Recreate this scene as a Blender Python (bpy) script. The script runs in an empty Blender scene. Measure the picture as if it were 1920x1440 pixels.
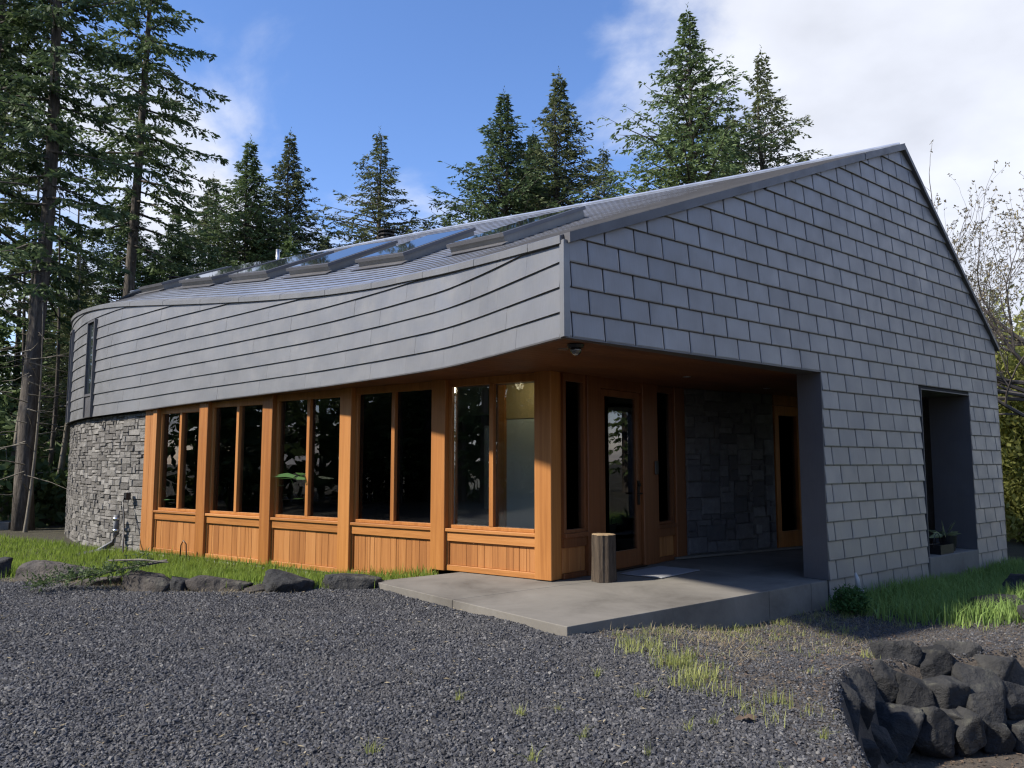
import bpy, math, random
import numpy as np
R = math.radians
random.seed(7)
rng = np.random.default_rng(7)

# ------------------------------------------------------------------ camera, sky, sun, exposure
scene = bpy.context.scene
col = scene.collection
cam_data = bpy.data.cameras.new("camera")
cam = bpy.data.objects.new("camera", cam_data)
col.objects.link(cam)
cam.location = (0, 0, 1.45)
cam.rotation_euler = (R(90 + 5.71), 0, 0)
cam_data.sensor_width = 36.0
cam_data.lens = 36.0 * 1480 / 1920
cam_data.clip_start = 0.05
cam_data.clip_end = 3000
scene.camera = cam

SUN_EL, SUN_AZ = 42.0, -109.6          # azimuth clockwise from +Y
world = bpy.data.worlds.new("World")
scene.world = world
world.use_nodes = True
wt = world.node_tree
wt.nodes.clear()
def wn(t, **k):
    n = wt.nodes.new(t)
    for a, b in k.items():
        setattr(n, a, b)
    return n
sky = wn("ShaderNodeTexSky", sky_type='NISHITA', sun_disc=False)
sky.sun_elevation = R(SUN_EL)
sky.sun_rotation = R(SUN_AZ % 360)
sky.altitude = 200
sky.air_density = 1.0
sky.dust_density = 0.05
sky.ozone_density = 5.0
tc = wn("ShaderNodeTexCoord")
sep = wn("ShaderNodeSeparateXYZ")
wt.links.new(tc.outputs["Generated"], sep.inputs[0])
def wmath(op, a, b=None, clamp=False):
    n = wn("ShaderNodeMath", operation=op, use_clamp=clamp)
    for i, v in enumerate((a, b)):
        if v is None:
            continue
        if isinstance(v, (int, float)):
            n.inputs[i].default_value = v
        else:
            wt.links.new(v, n.inputs[i])
    return n.outputs[0]
den = wmath('ADD', wmath('MAXIMUM', sep.outputs[2], 0.0), 0.28)
comb = wn("ShaderNodeCombineXYZ")
wt.links.new(wmath('DIVIDE', sep.outputs[0], den), comb.inputs[0])
wt.links.new(wmath('DIVIDE', sep.outputs[1], den), comb.inputs[1])
n1 = wn("ShaderNodeTexNoise", noise_dimensions='3D')
n1.inputs["Scale"].default_value = 1.7
n1.inputs["Detail"].default_value = 9
n1.inputs["Roughness"].default_value = 0.55
n1.inputs["Distortion"].default_value = 0.35
mp = wn("ShaderNodeMapping")
mp.inputs["Location"].default_value = (3.1, 1.7, 0.4)
wt.links.new(comb.outputs[0], mp.inputs[0])
wt.links.new(mp.outputs[0], n1.inputs["Vector"])
# a broad bank of cloud in the right half of the sky, thinner wisps elsewhere
dot = wn("ShaderNodeVectorMath", operation='DOT_PRODUCT')
wt.links.new(tc.outputs["Generated"], dot.inputs[0])
dot.inputs[1].default_value = (0.60, 0.70, 0.32)
bank = wn("ShaderNodeMapRange", interpolation_type='SMOOTHSTEP')
wt.links.new(dot.outputs["Value"], bank.inputs["Value"])
bank.inputs["From Min"].default_value = 0.79
bank.inputs["From Max"].default_value = 0.985
bank.inputs["To Min"].default_value = 0.0
bank.inputs["To Max"].default_value = 0.36
low = wn("ShaderNodeMapRange", interpolation_type='SMOOTHSTEP')
wt.links.new(sep.outputs[2], low.inputs["Value"])
low.inputs["From Min"].default_value = 0.20
low.inputs["From Max"].default_value = 0.46
low.inputs["To Min"].default_value = 0.17
low.inputs["To Max"].default_value = 0.0
cov = wmath('ADD', wmath('ADD', n1.outputs["Fac"], bank.outputs[0]), low.outputs[0])
ramp = wn("ShaderNodeMapRange", interpolation_type='SMOOTHSTEP')
wt.links.new(cov, ramp.inputs["Value"])
ramp.inputs["From Min"].default_value = 0.53
ramp.inputs["From Max"].default_value = 0.76
cfac = wmath('MULTIPLY', ramp.outputs[0], 0.93)
# cloud tone: thinner parts whiter, thick parts slightly grey
n2 = wn("ShaderNodeTexNoise", noise_dimensions='3D')
n2.inputs["Scale"].default_value = 3.0
n2.inputs["Detail"].default_value = 6
wt.links.new(mp.outputs[0], n2.inputs["Vector"])
ctone = wn("ShaderNodeMapRange")
wt.links.new(n2.outputs["Fac"], ctone.inputs["Value"])
ctone.inputs["From Min"].default_value = 0.3
ctone.inputs["From Max"].default_value = 0.7
ctone.inputs["To Min"].default_value = 3.7
ctone.inputs["To Max"].default_value = 5.3
ccol = wn("ShaderNodeVectorMath", operation='SCALE')
ccol.inputs[0].default_value = (0.93, 0.96, 1.05)
wt.links.new(ctone.outputs[0], ccol.inputs["Scale"])
mix = wn("ShaderNodeMix", data_type='RGBA')
wt.links.new(cfac, mix.inputs[0])
hsv = wn("ShaderNodeHueSaturation"); hsv.inputs["Saturation"].default_value = 1.12; wt.links.new(sky.outputs[0], hsv.inputs["Color"]); wb = wn("ShaderNodeVectorMath", operation='MULTIPLY'); wb.inputs[1].default_value = (1.30, 1.05, 1.08); wt.links.new(hsv.outputs[0], wb.inputs[0]); wt.links.new(wb.outputs[0], mix.inputs[6])
wt.links.new(ccol.outputs[0], mix.inputs[7])
bg = wn("ShaderNodeBackground")
bg.inputs["Strength"].default_value = 0.105
wt.links.new(mix.outputs[2], bg.inputs["Color"])
wo = wn("ShaderNodeOutputWorld")
wt.links.new(bg.outputs[0], wo.inputs["Surface"])

sun_data = bpy.data.lights.new("sun", 'SUN')
sun_data.energy = 3.7
sun_data.angle = R(3.0)
sun_data.color = (1.0, 0.93, 0.82)
sun = bpy.data.objects.new("sun", sun_data)
col.objects.link(sun)
sun.rotation_euler = (R(90 - SUN_EL), 0, R(180 - SUN_AZ))
sun.location = (-20, -8, 25)

scene.view_settings.view_transform = 'Standard'
scene.view_settings.look = 'None'
scene.view_settings.gamma = 1.0
scene.view_settings.exposure = 1.05
scene.view_settings.use_curve_mapping = False
cy = scene.cycles
cy.max_bounces = 7
cy.diffuse_bounces = 3
cy.glossy_bounces = 4
cy.transmission_bounces = 6
cy.transparent_max_bounces = 12
cy.caustics_reflective = False
cy.caustics_refractive = False
cy.use_denoising = True
cy.denoiser = 'OPENIMAGEDENOISE'
cy.denoising_prefilter = 'ACCURATE'
cy.denoising_input_passes = 'RGB_ALBEDO_NORMAL'
cy.pixel_filter_type = 'BLACKMAN_HARRIS'
cy.filter_width = 1.25
cy.sample_clamp_indirect = 5.6

LOCAL = set()
# ------------------------------------------------------------------ mesh helpers
def tag(o, label=None, cat=None, group=None, kind=None):
    if label: o["label"] = label
    if cat: o["category"] = cat
    if group: o["group"] = group
    if kind: o["kind"] = kind
    return o

def mesh_obj(name, verts, faces, mat, parent=None, smooth=False, mats=None, fmat=None):
    me = bpy.data.meshes.new(name)
    me.from_pydata([tuple(map(float, v)) for v in verts], [], faces)
    if mats:
        for m in mats: me.materials.append(m)
        if fmat is not None: me.polygons.foreach_set("material_index", fmat)
    elif mat: me.materials.append(mat)
    if smooth: me.polygons.foreach_set("use_smooth", [True] * len(me.polygons))
    me.update()
    o = bpy.data.objects.new(name, me)
    col.objects.link(o)
    if parent:
        o.parent = parent
        pl = parent
        off = np.array(parent.location)
        q = parent.parent
        while q:
            off = off + np.array(q.location); q = q.parent
        if np.abs(off).max() > 0 and parent.name not in LOCAL:
            o.location = tuple(-off)
    return o

def np_mesh(name, V, F, mat, parent=None, smooth=False):
    """fast path: V (n,3), F (m,k) with a constant k"""
    V = np.asarray(V, np.float32); F = np.asarray(F, np.int32)
    me = bpy.data.meshes.new(name)
    m, k = F.shape
    me.vertices.add(len(V)); me.vertices.foreach_set("co", V.ravel())
    me.loops.add(m * k); me.loops.foreach_set("vertex_index", F.ravel())
    me.polygons.add(m)
    me.polygons.foreach_set("loop_start", np.arange(0, m * k, k, dtype=np.int32))
    me.polygons.foreach_set("loop_total", np.full(m, k, np.int32))
    if smooth: me.polygons.foreach_set("use_smooth", np.ones(m, bool))
    if mat: me.materials.append(mat)
    me.update(calc_edges=True)
    o = bpy.data.objects.new(name, me)
    col.objects.link(o)
    if parent: o.parent = parent
    return o

def empty(name, loc=(0, 0, 0), rz=0.0):
    o = bpy.data.objects.new(name, None)
    o.empty_display_size = 0.3
    col.objects.link(o)
    o.location = loc
    o.rotation_euler = (0, 0, rz)
    return o

class MB:
    def __init__(s): s.v = []; s.f = []
    def add(s, vs, fs):
        b = len(s.v)
        s.v += [tuple(map(float, q)) for q in vs]
        s.f += [tuple(b + i for i in f) for f in fs]
    def prism(s, poly, d):
        """poly: planar list of 3d points, d: extrusion vector"""
        n = len(poly); P = [np.array(p, float) for p in poly]; d = np.array(d, float)
        # orientation: poly seen from the side opposite to d must be counter-clockwise
        nrm = sum((np.cross(P[i] - P[0], P[(i + 1) % n] - P[0]) for i in range(1, n - 1)), np.zeros(3))
        if np.dot(nrm, d) > 0: P = P[::-1]
        s.add(P + [p + d for p in P],
              [tuple(range(n)), tuple(range(2 * n - 1, n - 1, -1))] +
              [((i + 1) % n, i, n + i, n + (i + 1) % n) for i in range(n)])
    def box(s, c, ax, ay, az):
        """centre and three half-extent vectors"""
        c, ax, ay, az = (np.array(q, float) for q in (c, ax, ay, az))
        s.prism([c - ax - ay - az, c + ax - ay - az, c + ax + ay - az, c - ax + ay - az], 2 * az)
    def aabox(s, x0, x1, y0, y1, z0, z1):
        s.prism([(x0, y0, z0), (x1, y0, z0), (x1, y1, z0), (x0, y1, z0)], (0, 0, z1 - z0))
    def tube(s, pts, rad, n=8, cap=True):
        pts = [np.array(p, float) for p in pts]
        if isinstance(rad, (int, float)): rad = [rad] * len(pts)
        b = len(s.v); up = np.array([0.13, 0.21, 0.97])
        for i, p in enumerate(pts):
            t = pts[min(i + 1, len(pts) - 1)] - pts[max(i - 1, 0)]
            t /= np.linalg.norm(t) + 1e-9
            a = np.cross(t, up)
            if np.linalg.norm(a) < 0.1: a = np.cross(t, [1, 0, 0.2])
            a /= np.linalg.norm(a); c = np.cross(t, a)
            for k in range(n):
                th = 2 * math.pi * k / n
                s.v.append(tuple(p + rad[i] * (math.cos(th) * a + math.sin(th) * c)))
        for i in range(len(pts) - 1):
            for k in range(n):
                k2 = (k + 1) % n
                s.f.append((b + i * n + k, b + i * n + k2, b + (i + 1) * n + k2, b + (i + 1) * n + k))
        if cap:
            s.f.append(tuple(b + n - 1 - k for k in range(n)))
            s.f.append(tuple(b + (len(pts) - 1) * n + k for k in range(n)))
    def build(s, name, mat, parent=None, smooth=False):
        return mesh_obj(name, s.v, s.f, mat, parent, smooth)

def bevel(o, w, seg=1):
    m = o.modifiers.new("bevel", 'BEVEL')
    m.width = w; m.segments = seg; m.limit_method = 'ANGLE'; m.angle_limit = R(40)
    return o

# ------------------------------------------------------------------ materials
M = {}
def mat(name, base=(0.5, 0.5, 0.5), rough=0.6, metal=0.0, spec=0.5):
    m = bpy.data.materials.new(name)
    m.use_nodes = True
    p = m.node_tree.nodes["Principled BSDF"]
    p.inputs["Base Color"].default_value = (*base, 1)
    p.inputs["Roughness"].default_value = rough
    p.inputs["Metallic"].default_value = metal
    p.inputs["Specular IOR Level"].default_value = spec
    M[name] = m
    return m
class NT:
    """tiny node helper for one material"""
    def __init__(s, m):
        s.t = m.node_tree; s.p = s.t.nodes["Principled BSDF"]
    def n(s, typ, **k):
        n = s.t.nodes.new(typ)
        for a, b in k.items(): setattr(n, a, b)
        return n
    def link(s, a, b): s.t.links.new(a, b)
    def coords(s, scale=(1, 1, 1), kind="Object"):
        tcn = s.n("ShaderNodeTexCoord"); mpn = s.n("ShaderNodeMapping")
        mpn.inputs["Scale"].default_value = scale
        s.link(tcn.outputs[kind], mpn.inputs[0]); return mpn.outputs[0]
    def noise(s, vec, scale, detail=5, rough=0.55, dist=0.0):
        q = s.n("ShaderNodeTexNoise")
        q.inputs["Scale"].default_value = scale; q.inputs["Detail"].default_value = detail
        q.inputs["Roughness"].default_value = rough; q.inputs["Distortion"].default_value = dist
        if vec is not None: s.link(vec, q.inputs["Vector"])
        return q.outputs["Fac"]
    def ramp(s, fac, stops):
        q = s.n("ShaderNodeValToRGB"); cr = q.color_ramp
        while len(cr.elements) < len(stops): cr.elements.new(0.5)
        for e, (pos, c) in zip(cr.elements, stops):
            e.position = pos; e.color = (*c, 1)
        s.link(fac, q.inputs[0]); return q.outputs[0]
    def rnd(s): return s.n("ShaderNodeObjectInfo").outputs["Random"]
    def math(s, op, a, b=0.0, clamp=False):
        q = s.n("ShaderNodeMath", operation=op, use_clamp=clamp)
        for i, v in enumerate((a, b)):
            if isinstance(v, (int, float)): q.inputs[i].default_value = v
            else: s.link(v, q.inputs[i])
        return q.outputs[0]
    def mixc(s, fac, a, b, mode='MIX'):
        q = s.n("ShaderNodeMix", data_type='RGBA', blend_type=mode)
        for i, v in ((0, fac), (6, a), (7, b)):
            if isinstance(v, (int, float)): q.inputs[i].default_value = v
            elif isinstance(v, tuple): q.inputs[i].default_value = (*v, 1)
            else: s.link(v, q.inputs[i])
        return q.outputs[2]
    def maprange(s, v, a, b, c, d):
        q = s.n("ShaderNodeMapRange"); s.link(v, q.inputs["Value"])
        for nme, val in (("From Min", a), ("From Max", b), ("To Min", c), ("To Max", d)): q.inputs[nme].default_value = val
        return q.outputs[0]
    def color(s, c): s.link(c, s.p.inputs["Base Color"])
    def bump(s, h, strength=0.3, dist=0.02):
        q = s.n("ShaderNodeBump"); q.inputs["Strength"].default_value = strength; q.inputs["Distance"].default_value = dist
        s.link(h, q.inputs["Height"]); s.link(q.outputs[0], s.p.inputs["Normal"])

def metal_mat(name, c0, c1, rough, metal, var=.22):
    m = mat(name, c0, rough, metal); t = NT(m)
    v = t.coords((1, 1, 1))
    big = t.noise(v, 1.3, 4)
    fine = t.noise(t.coords((60, 60, 4)), 1.0, 3)
    a = t.mixc(t.maprange(big, .35, .65, 0, 1), c0, c1)
    hv = t.math('MULTIPLY', t.math('SUBTRACT', t.rnd(), .5), var)
    hs = t.n("ShaderNodeHueSaturation"); t.link(a, hs.inputs["Color"]); t.link(t.math('ADD', hv, 1.0), hs.inputs["Value"])
    t.color(t.mixc(t.maprange(fine, .4, .7, 0, .14), hs.outputs[0], (c0[0] * .6, c0[1] * .6, c0[2] * .6)))
    t.link(t.maprange(t.noise(v, 4.0, 5), .3, .7, rough - .09, rough + .10), t.p.inputs["Roughness"])
    t.bump(t.noise(v, 2.6, 3), .10, .02)
    return m
metal_mat("shingle", (.235, .222, .214), (.27, .256, .246), .42, .30, .18)
metal_mat("fascia_shingle", (.195, .196, .20), (.225, .226, .23), .40, .35, .08)
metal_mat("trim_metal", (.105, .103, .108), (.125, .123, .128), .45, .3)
metal_mat("roof_metal", (.33, .365, .44), (.40, .435, .51), .36, .55)
metal_mat("bronze_metal", (.19, .182, .165), (.24, .23, .21), .45, .3)
mat("dark_backing", (.012, .012, .014), .8)
mat("black_plastic", (.012, .012, .013), .35)
mat("grey_plastic", (.13, .135, .14), .6)
mat("white_plastic", (.38, .38, .37), .3)
mat("steel", (.55, .55, .56), .3, 1.0)
mat("dark_bronze", (.03, .025, .02), .4, .6)

def wood_mat(name, dark, mid, light, rough=.45, vertical=True, rndamt=1.0):
    m = mat(name, mid, rough); t = NT(m)
    sc = (16, 16, .55) if vertical else (1.2, 1.2, 30)
    oi = t.rnd()
    tcn = t.n("ShaderNodeTexCoord"); addn = t.n("ShaderNodeVectorMath", operation='ADD')
    cmb = t.n("ShaderNodeCombineXYZ")
    t.link(t.math('MULTIPLY', oi, 37.0), cmb.inputs[0]); t.link(t.math('MULTIPLY', oi, 11.0), cmb.inputs[2])
    t.link(tcn.outputs["Object"], addn.inputs[0]); t.link(cmb.outputs[0], addn.inputs[1])
    mpn = t.n("ShaderNodeMapping"); mpn.inputs["Scale"].default_value = sc
    t.link(addn.outputs[0], mpn.inputs[0])
    g = t.noise(mpn.outputs[0], 1.0, 6, .6, .6)
    gf = t.noise(mpn.outputs[0], 5.0, 4, .6)
    f = t.math('ADD', t.math('MULTIPLY', g, .75), t.math('MULTIPLY', gf, .25))
    f = t.math('ADD', f, t.math('MULTIPLY', t.math('SUBTRACT', oi, .5), .30 * rndamt))
    t.color(t.ramp(f, [(.28, dark), (.5, mid), (.72, light)]))
    t.bump(gf, .12, .004)
    return m
wood_mat("cedar", (.26, .095, .022), (.37, .148, .036), (.46, .20, .056))
wood_mat("cedar_plank", (.25, .095, .026), (.36, .148, .042), (.45, .205, .068), .5, True, .85)
wood_mat("cedar_rail", (.27, .105, .027), (.39, .162, .043), (.48, .215, .068), .45, False)
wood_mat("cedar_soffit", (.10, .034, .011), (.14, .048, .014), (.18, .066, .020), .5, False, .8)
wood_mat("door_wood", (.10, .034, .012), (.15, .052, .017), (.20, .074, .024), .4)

def glass_mat(name, tint, boost, rough=0.0):
    m = bpy.data.materials.new(name); m.use_nodes = True; nt = m.node_tree; nt.nodes.clear()
    fr = nt.nodes.new("ShaderNodeFresnel"); fr.inputs[0].default_value = 1.52
    mu = nt.nodes.new("ShaderNodeMath"); mu.operation = 'MULTIPLY'; mu.use_clamp = True; mu.inputs[1].default_value = boost
    tr = nt.nodes.new("ShaderNodeBsdfTransparent"); tr.inputs[0].default_value = (*tint, 1)
    gl = nt.nodes.new("ShaderNodeBsdfGlossy"); gl.inputs["Roughness"].default_value = rough
    mx = nt.nodes.new("ShaderNodeMixShader"); out = nt.nodes.new("ShaderNodeOutputMaterial")
    nt.links.new(fr.outputs[0], mu.inputs[0]); nt.links.new(mu.outputs[0], mx.inputs[0])
    nt.links.new(tr.outputs[0], mx.inputs[1]); nt.links.new(gl.outputs[0], mx.inputs[2])
    nt.links.new(mx.outputs[0], out.inputs[0])
    M[name] = m
    return m
glass_mat("glass", (.92, .95, .94), 1.7)
mat("skylight_glass", (.02, .025, .03), .03, 0.0, 1.0)
M["skylight_glass"].node_tree.nodes["Principled BSDF"].inputs["IOR"].default_value = 1.9

def stone_mat(name, c0, c1, c2, rough=.85):
    m = mat(name, c1, rough); t = NT(m)
    v = t.coords((1, 1, 1)); f = t.noise(v, 9.0, 7, .65)
    tone = t.ramp(t.rnd(), [(0, c0), (.45, c1), (1, c2)])
    t.color(t.mixc(t.maprange(f, .35, .7, 0, .55), tone, (c0[0] * .55, c0[1] * .55, c0[2] * .55)))
    t.bump(t.noise(v, 22, 6, .65), .7, .03)
    return m
stone_mat("ledgestone", (.10, .093, .085), (.18, .17, .157), (.28, .268, .248))
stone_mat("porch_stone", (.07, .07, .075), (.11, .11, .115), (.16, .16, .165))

m = mat("concrete", (.30, .285, .26), .85); t = NT(m); v = t.coords()
f = t.noise(v, .9, 8, .68, .5); f2 = t.noise(v, 40, 4, .6)
t.color(t.mixc(t.maprange(f2, .4, .75, 0, .25), t.ramp(f, [(.30, (.09, .08, .066)), (.46, (.148, .136, .116)), (.56, (.175, .161, .138)), (.75, (.225, .21, .182))]), (.14, .13, .12)))
t.bump(f2, .25, .006)
m = mat("footing_concrete", (.30, .30, .29), .9); t = NT(m); v = t.coords()
t.color(t.ramp(t.noise(v, 2.5, 7, .65), [(.3, (.20, .20, .185)), (.6, (.32, .32, .305)), (.8, (.40, .40, .385))])); t.bump(t.noise(v, 30, 4), .3, .006)
# ------------------------------------------------------------------ house: measured plan (metres, z = 0 at porch floor)
C0 = np.array([.49, 7.20])                        # front corner of the overhang
GD = np.array([.7755, .6313])                     # along the gable wall
GN = np.array([.6313, -.7755])                    # out of the gable wall
GI = -GN
SOF = 2.61                                        # soffit height
ROW = .2375                                       # shingle exposure
SW = .432                                         # shingle width
def gp(s, z, o=0.0):
    """point on the gable wall: s along, z up, o outwards"""
    q = C0 + GD * s + GN * o
    return np.array([q[0], q[1], z])
APEX_S, APEX_Z, EAVE_L, EAVE_R, WID = 6.99, 6.25, 3.54, 3.47, 10.22
def rake_z(s):
    return EAVE_L + (APEX_Z - EAVE_L) * s / APEX_S if s < APEX_S else APEX_Z + (EAVE_R - APEX_Z) * (s - APEX_S) / (WID - APEX_S)

KP = np.array([(.49, 7.20, 2.61, 3.54), (.09, 7.95, 2.61, 3.63), (-.36, 8.78, 2.607, 3.73), (-.84, 9.53, 2.60, 3.81), (-1.44, 10.25, 2.597, 3.87),
    (-1.90, 10.77, 2.595, 3.91), (-2.87, 11.77, 2.585, 4.02), (-3.98, 12.76, 2.57, 4.155), (-5.23, 13.80, 2.545, 4.32), (-6.2, 14.52, 2.51, 4.44),
    (-7.2, 15.26, 2.46, 4.57), (-8.22, 16.08, 2.43, 4.70), (-9.4, 17.3, 2.42, 4.84), (-10.66, 19.0, 2.41, 4.98), (-11.65, 20.8, 2.41, 5.10),
    (-12.1, 22.6, 2.41, 5.22), (-11.7, 24.3, 2.41, 5.32), (-10.3, 25.5, 2.41, 5.4)])
def catmull(P, n):
    out = []; N = len(P)
    for i in range(N - 1):
        p0, p1, p2, p3 = P[max(i - 1, 0)], P[i], P[i + 1], P[min(i + 2, N - 1)]
        for k in range(n):
            t = k / n
            out.append(.5 * ((2 * p1) + (-p0 + p2) * t + (2 * p0 - 5 * p1 + 4 * p2 - p3) * t * t + (-p0 + 3 * p1 - 3 * p2 + p3) * t ** 3))
    out.append(P[-1]); return np.array(out)
KC = catmull(KP, 14)
KL = np.concatenate([[0], np.cumsum(np.hypot(*np.diff(KC[:, :2], axis=0).T))])
KLEN = KL[-1]
def kc(s):
    s = min(max(s, 0), KLEN)
    q = np.array([np.interp(s, KL, KC[:, j]) for j in range(4)])
    e = .06; a, b = max(s - e, 0), min(s + e, KLEN)
    t = np.array([np.interp(b, KL, KC[:, j]) - np.interp(a, KL, KC[:, j]) for j in range(2)])
    t /= np.linalg.norm(t)
    return q[:2], np.array([-t[1], t[0]]), q[2], q[3]        # plan, outward normal, bottom z, eave z
def kpt(s, z, o=0.0):
    q, n, _, _ = kc(s)
    return np.array([q[0] + n[0] * o, q[1] + n[1] * o, z])
# arc length where the overhang meets the stone wall, and where the end of the house turns out of sight
S_STONE = float(np.interp(-7.22, -KC[::-1, 0] * -1, KL[::-1])) if False else float(KL[np.argmin(np.hypot(KC[:, 0] + 7.22, KC[:, 1] - 15.27))])
S_VIS = float(KL[np.argmin(np.hypot(KC[:, 0] + 11.65, KC[:, 1] - 20.8))])

# ridge
RA = np.array([C0[0] + GD[0] * APEX_S, C0[1] + GD[1] * APEX_S])
RW = np.array([-.815, .58]) / np.hypot(.815, .58)
RLEN = 21.9
def ridge(u):
    s = RLEN * min(max(u, 0), 1)
    q = RA + RW * s
    z = np.interp(s, [0, 2.35, 4.34, 5.96, 9.1, 11.2, 14.8, 17.6, 21.9], [6.25, 6.28, 6.34, 6.40, 6.53, 6.59, 6.67, 6.70, 6.75])
    return np.array([q[0], q[1], z])
def roofp(u, v, h=0.0):
    """ruled roof surface: u along (0 at the gable), v from eave to ridge"""
    q, n, zb, ze = kc(u * KLEN)
    e = np.array([q[0] + n[0] * .02, q[1] + n[1] * .02, ze])
    r = ridge(u / (S_VIS / KLEN))
    p = e + (r - e) * v
    if h:
        p = p + h * roofn(u, v)
    return p
def roofn(u, v):
    d = .01
    a = roofp(min(u + d, 1), v) - roofp(max(u - d, 0), v); b = roofp(u, min(v + d, 1)) - roofp(u, max(v - d, 0))
    n = np.cross(b, a); n /= np.linalg.norm(n) + 1e-9
    return n if n[2] > 0 else -n
# ------------------------------------------------------------------ house: body
house = empty("house", (-2.0, 12.0, 0.0))
tag(house, "low modern house with grey metal shingles, curved eave, cedar windows and stone end wall", "house")

def clip(poly, a, b, c):
    """keep the part of a 2d polygon where a*x + b*y <= c"""
    out = []
    for i in range(len(poly)):
        p, q = poly[i], poly[(i + 1) % len(poly)]
        dp, dq = a * p[0] + b * p[1] - c, a * q[0] + b * q[1] - c
        if dp <= 0: out.append(p)
        if (dp < 0) != (dq < 0) and abs(dp - dq) > 1e-12:
            t = dp / (dp - dq); out.append((p[0] + t * (q[0] - p[0]), p[1] + t * (q[1] - p[1])))
    return out
def area(poly):
    return abs(sum(poly[i][0] * poly[(i + 1) % len(poly)][1] - poly[(i + 1) % len(poly)][0] * poly[i][1] for i in range(len(poly)))) / 2
def screen_area(pts):
    """how large a patch shows from the camera (only used to rank pieces by size)"""
    pts = np.array(pts); d = pts[:, 1]
    return area([(p[0] / p[1], (p[2] - 1.45) / p[1]) for p in pts])

O1, O2A, O2B, OTOP = 4.42, 7.22, 8.98, 2.56
WALL_BOT = -.2025 - .0375
# backing of the gable wall, in three prisms
mb = MB()
Dn = np.array([GI[0], GI[1], 0]) * .30
mb.prism([gp(0.10, SOF + .02), gp(WID, SOF + .02), gp(WID, EAVE_R - .02), gp(APEX_S, APEX_Z - .03), gp(.10, EAVE_L + .01)], Dn)
mb.prism([gp(O1, WALL_BOT), gp(O2A, WALL_BOT), gp(O2A, SOF + .02), gp(O1, SOF + .02)], Dn)
mb.prism([gp(O2B, WALL_BOT), gp(WID, WALL_BOT), gp(WID, SOF + .02), gp(O2B, SOF + .02)], Dn * 2)
mb.prism([gp(O2A, OTOP), gp(O2B, OTOP), gp(O2B, SOF + .02), gp(O2A, SOF + .02)], Dn)
gable = mb.build("gable_wall", M["dark_backing"], house)
tag(gable, "shaded gable wall clad in rows of grey metal shingles")

# metal-lined reveals of the two openings
def lining(s, z0, z1, depth, side):
    q = MB(); a = np.array([GD[0], GD[1], 0]) * .006 * side
    P = [gp(s, z0, .024) + a, gp(s, z0, -depth) + a, gp(s, z1, -depth) + a, gp(s, z1, .024) + a]
    q.prism(P, a * 2); return q.build("reveal_panel", M["trim_metal"], house)
lining(O1, .005, SOF - .006, .31, -1)
lining(O2A, .075, OTOP - .006, .31, 1)
lining(O2B, .075, OTOP - .006, .61, -1)
q = MB(); q.prism([gp(O2A, OTOP - .003, .024), gp(O2B, OTOP - .003, .024), gp(O2B, OTOP - .003, -.60), gp(O2A, OTOP - .003, -.60)], (0, 0, -.012)); q.build("head_flashing", M["trim_metal"], house)

# individual metal shingles on the gable
sh = []
z_top = APEX_Z
k0 = -12
rows = []
k = k0
while SOF + k * ROW < APEX_Z: rows.append(k); k += 1
for k in rows:
    z0, z1 = SOF + k * ROW, SOF + (k + 1) * ROW
    off = (.29 if k % 2 else .29 + SW / 2) + .012 * math.sin(k * 2.1)
    s = off - SW * 2
    while s < WID:
        a, b = max(s, .0275), min(s + SW, WID - .02)
        s += SW
        if b - a < .03: continue
        segs = [(a, b)]
        if k < 0:                                  # below soffit: openings
            out = []
            for (p, r) in segs:
                for lo, hi in ((O1 + .012, O2A - .012), (O2B + .012, WID - .02)):
                    x0, x1 = max(p, lo), min(r, hi)
                    if x1 - x0 > .03: out.append((x0, x1))
            segs = out
        for (p, r) in segs:
            g = .0085
            poly = [(p + g, z0), (r - g, z0), (r - g, z1 + .004), (p + g, z1 + .004)]
            sl = (APEX_Z - EAVE_L) / APEX_S; poly = clip(poly, -sl, 1, EAVE_L - .05)
            if len(poly) < 3: continue
            sr = (EAVE_R - APEX_Z) / (WID - APEX_S); poly = clip(poly, -sr, 1, APEX_Z - sr * APEX_S - .04)
            if len(poly) < 3 or area(poly) < .0015: continue
            sh.append((k, z0, poly))
def shingle_mesh(mb, z0, poly, pw, jit, frame):
    """thin sheet, bottom edge proud of the row below, side edges turned back; a slight cushion"""
    def o(pt):
        s_, z_ = pt; t_ = (z_ - z0) / ROW
        return .028 - .021 * t_ + jit[0] * (s_ - poly[0][0]) + jit[1] * t_
    # de-duplicate
    P = [p for i, p in enumerate(poly) if np.hypot(p[0] - poly[i - 1][0], p[1] - poly[i - 1][1]) > 1e-4]
    n = len(P)
    cx, cz = sum(p[0] for p in P) / n, sum(p[1] for p in P) / n
    inner = [(cx + (p[0] - cx) * .93, cz + (p[1] - cz) * .90) for p in P]
    V = [frame(p[0], p[1], o(p) - .003) for p in P] + [frame(p[0], p[1], o(p) + .001) for p in inner] + [frame(p[0], p[1], .001) for p in P]
    F = [tuple(range(n, 2 * n))] + [(i, (i + 1) % n, n + (i + 1) % n, n + i) for i in range(n)] + [(2 * n + i, 2 * n + (i + 1) % n, (i + 1) % n, i) for i in range(n)]
    # orientation
    nrm = np.cross(np.array(V[n + 1]) - V[n], np.array(V[n + 2]) - V[n])
    if np.dot(nrm, frame(cx, cz, 1.0) - frame(cx, cz, 0.0)) < 0: F = [f[::-1] for f in F]
    mb.add(V, F)
order = sorted(range(len(sh)), key=lambda i: -screen_area([gp(p[0], p[1]) for p in sh[i][2]]))
rest = MB()
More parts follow.
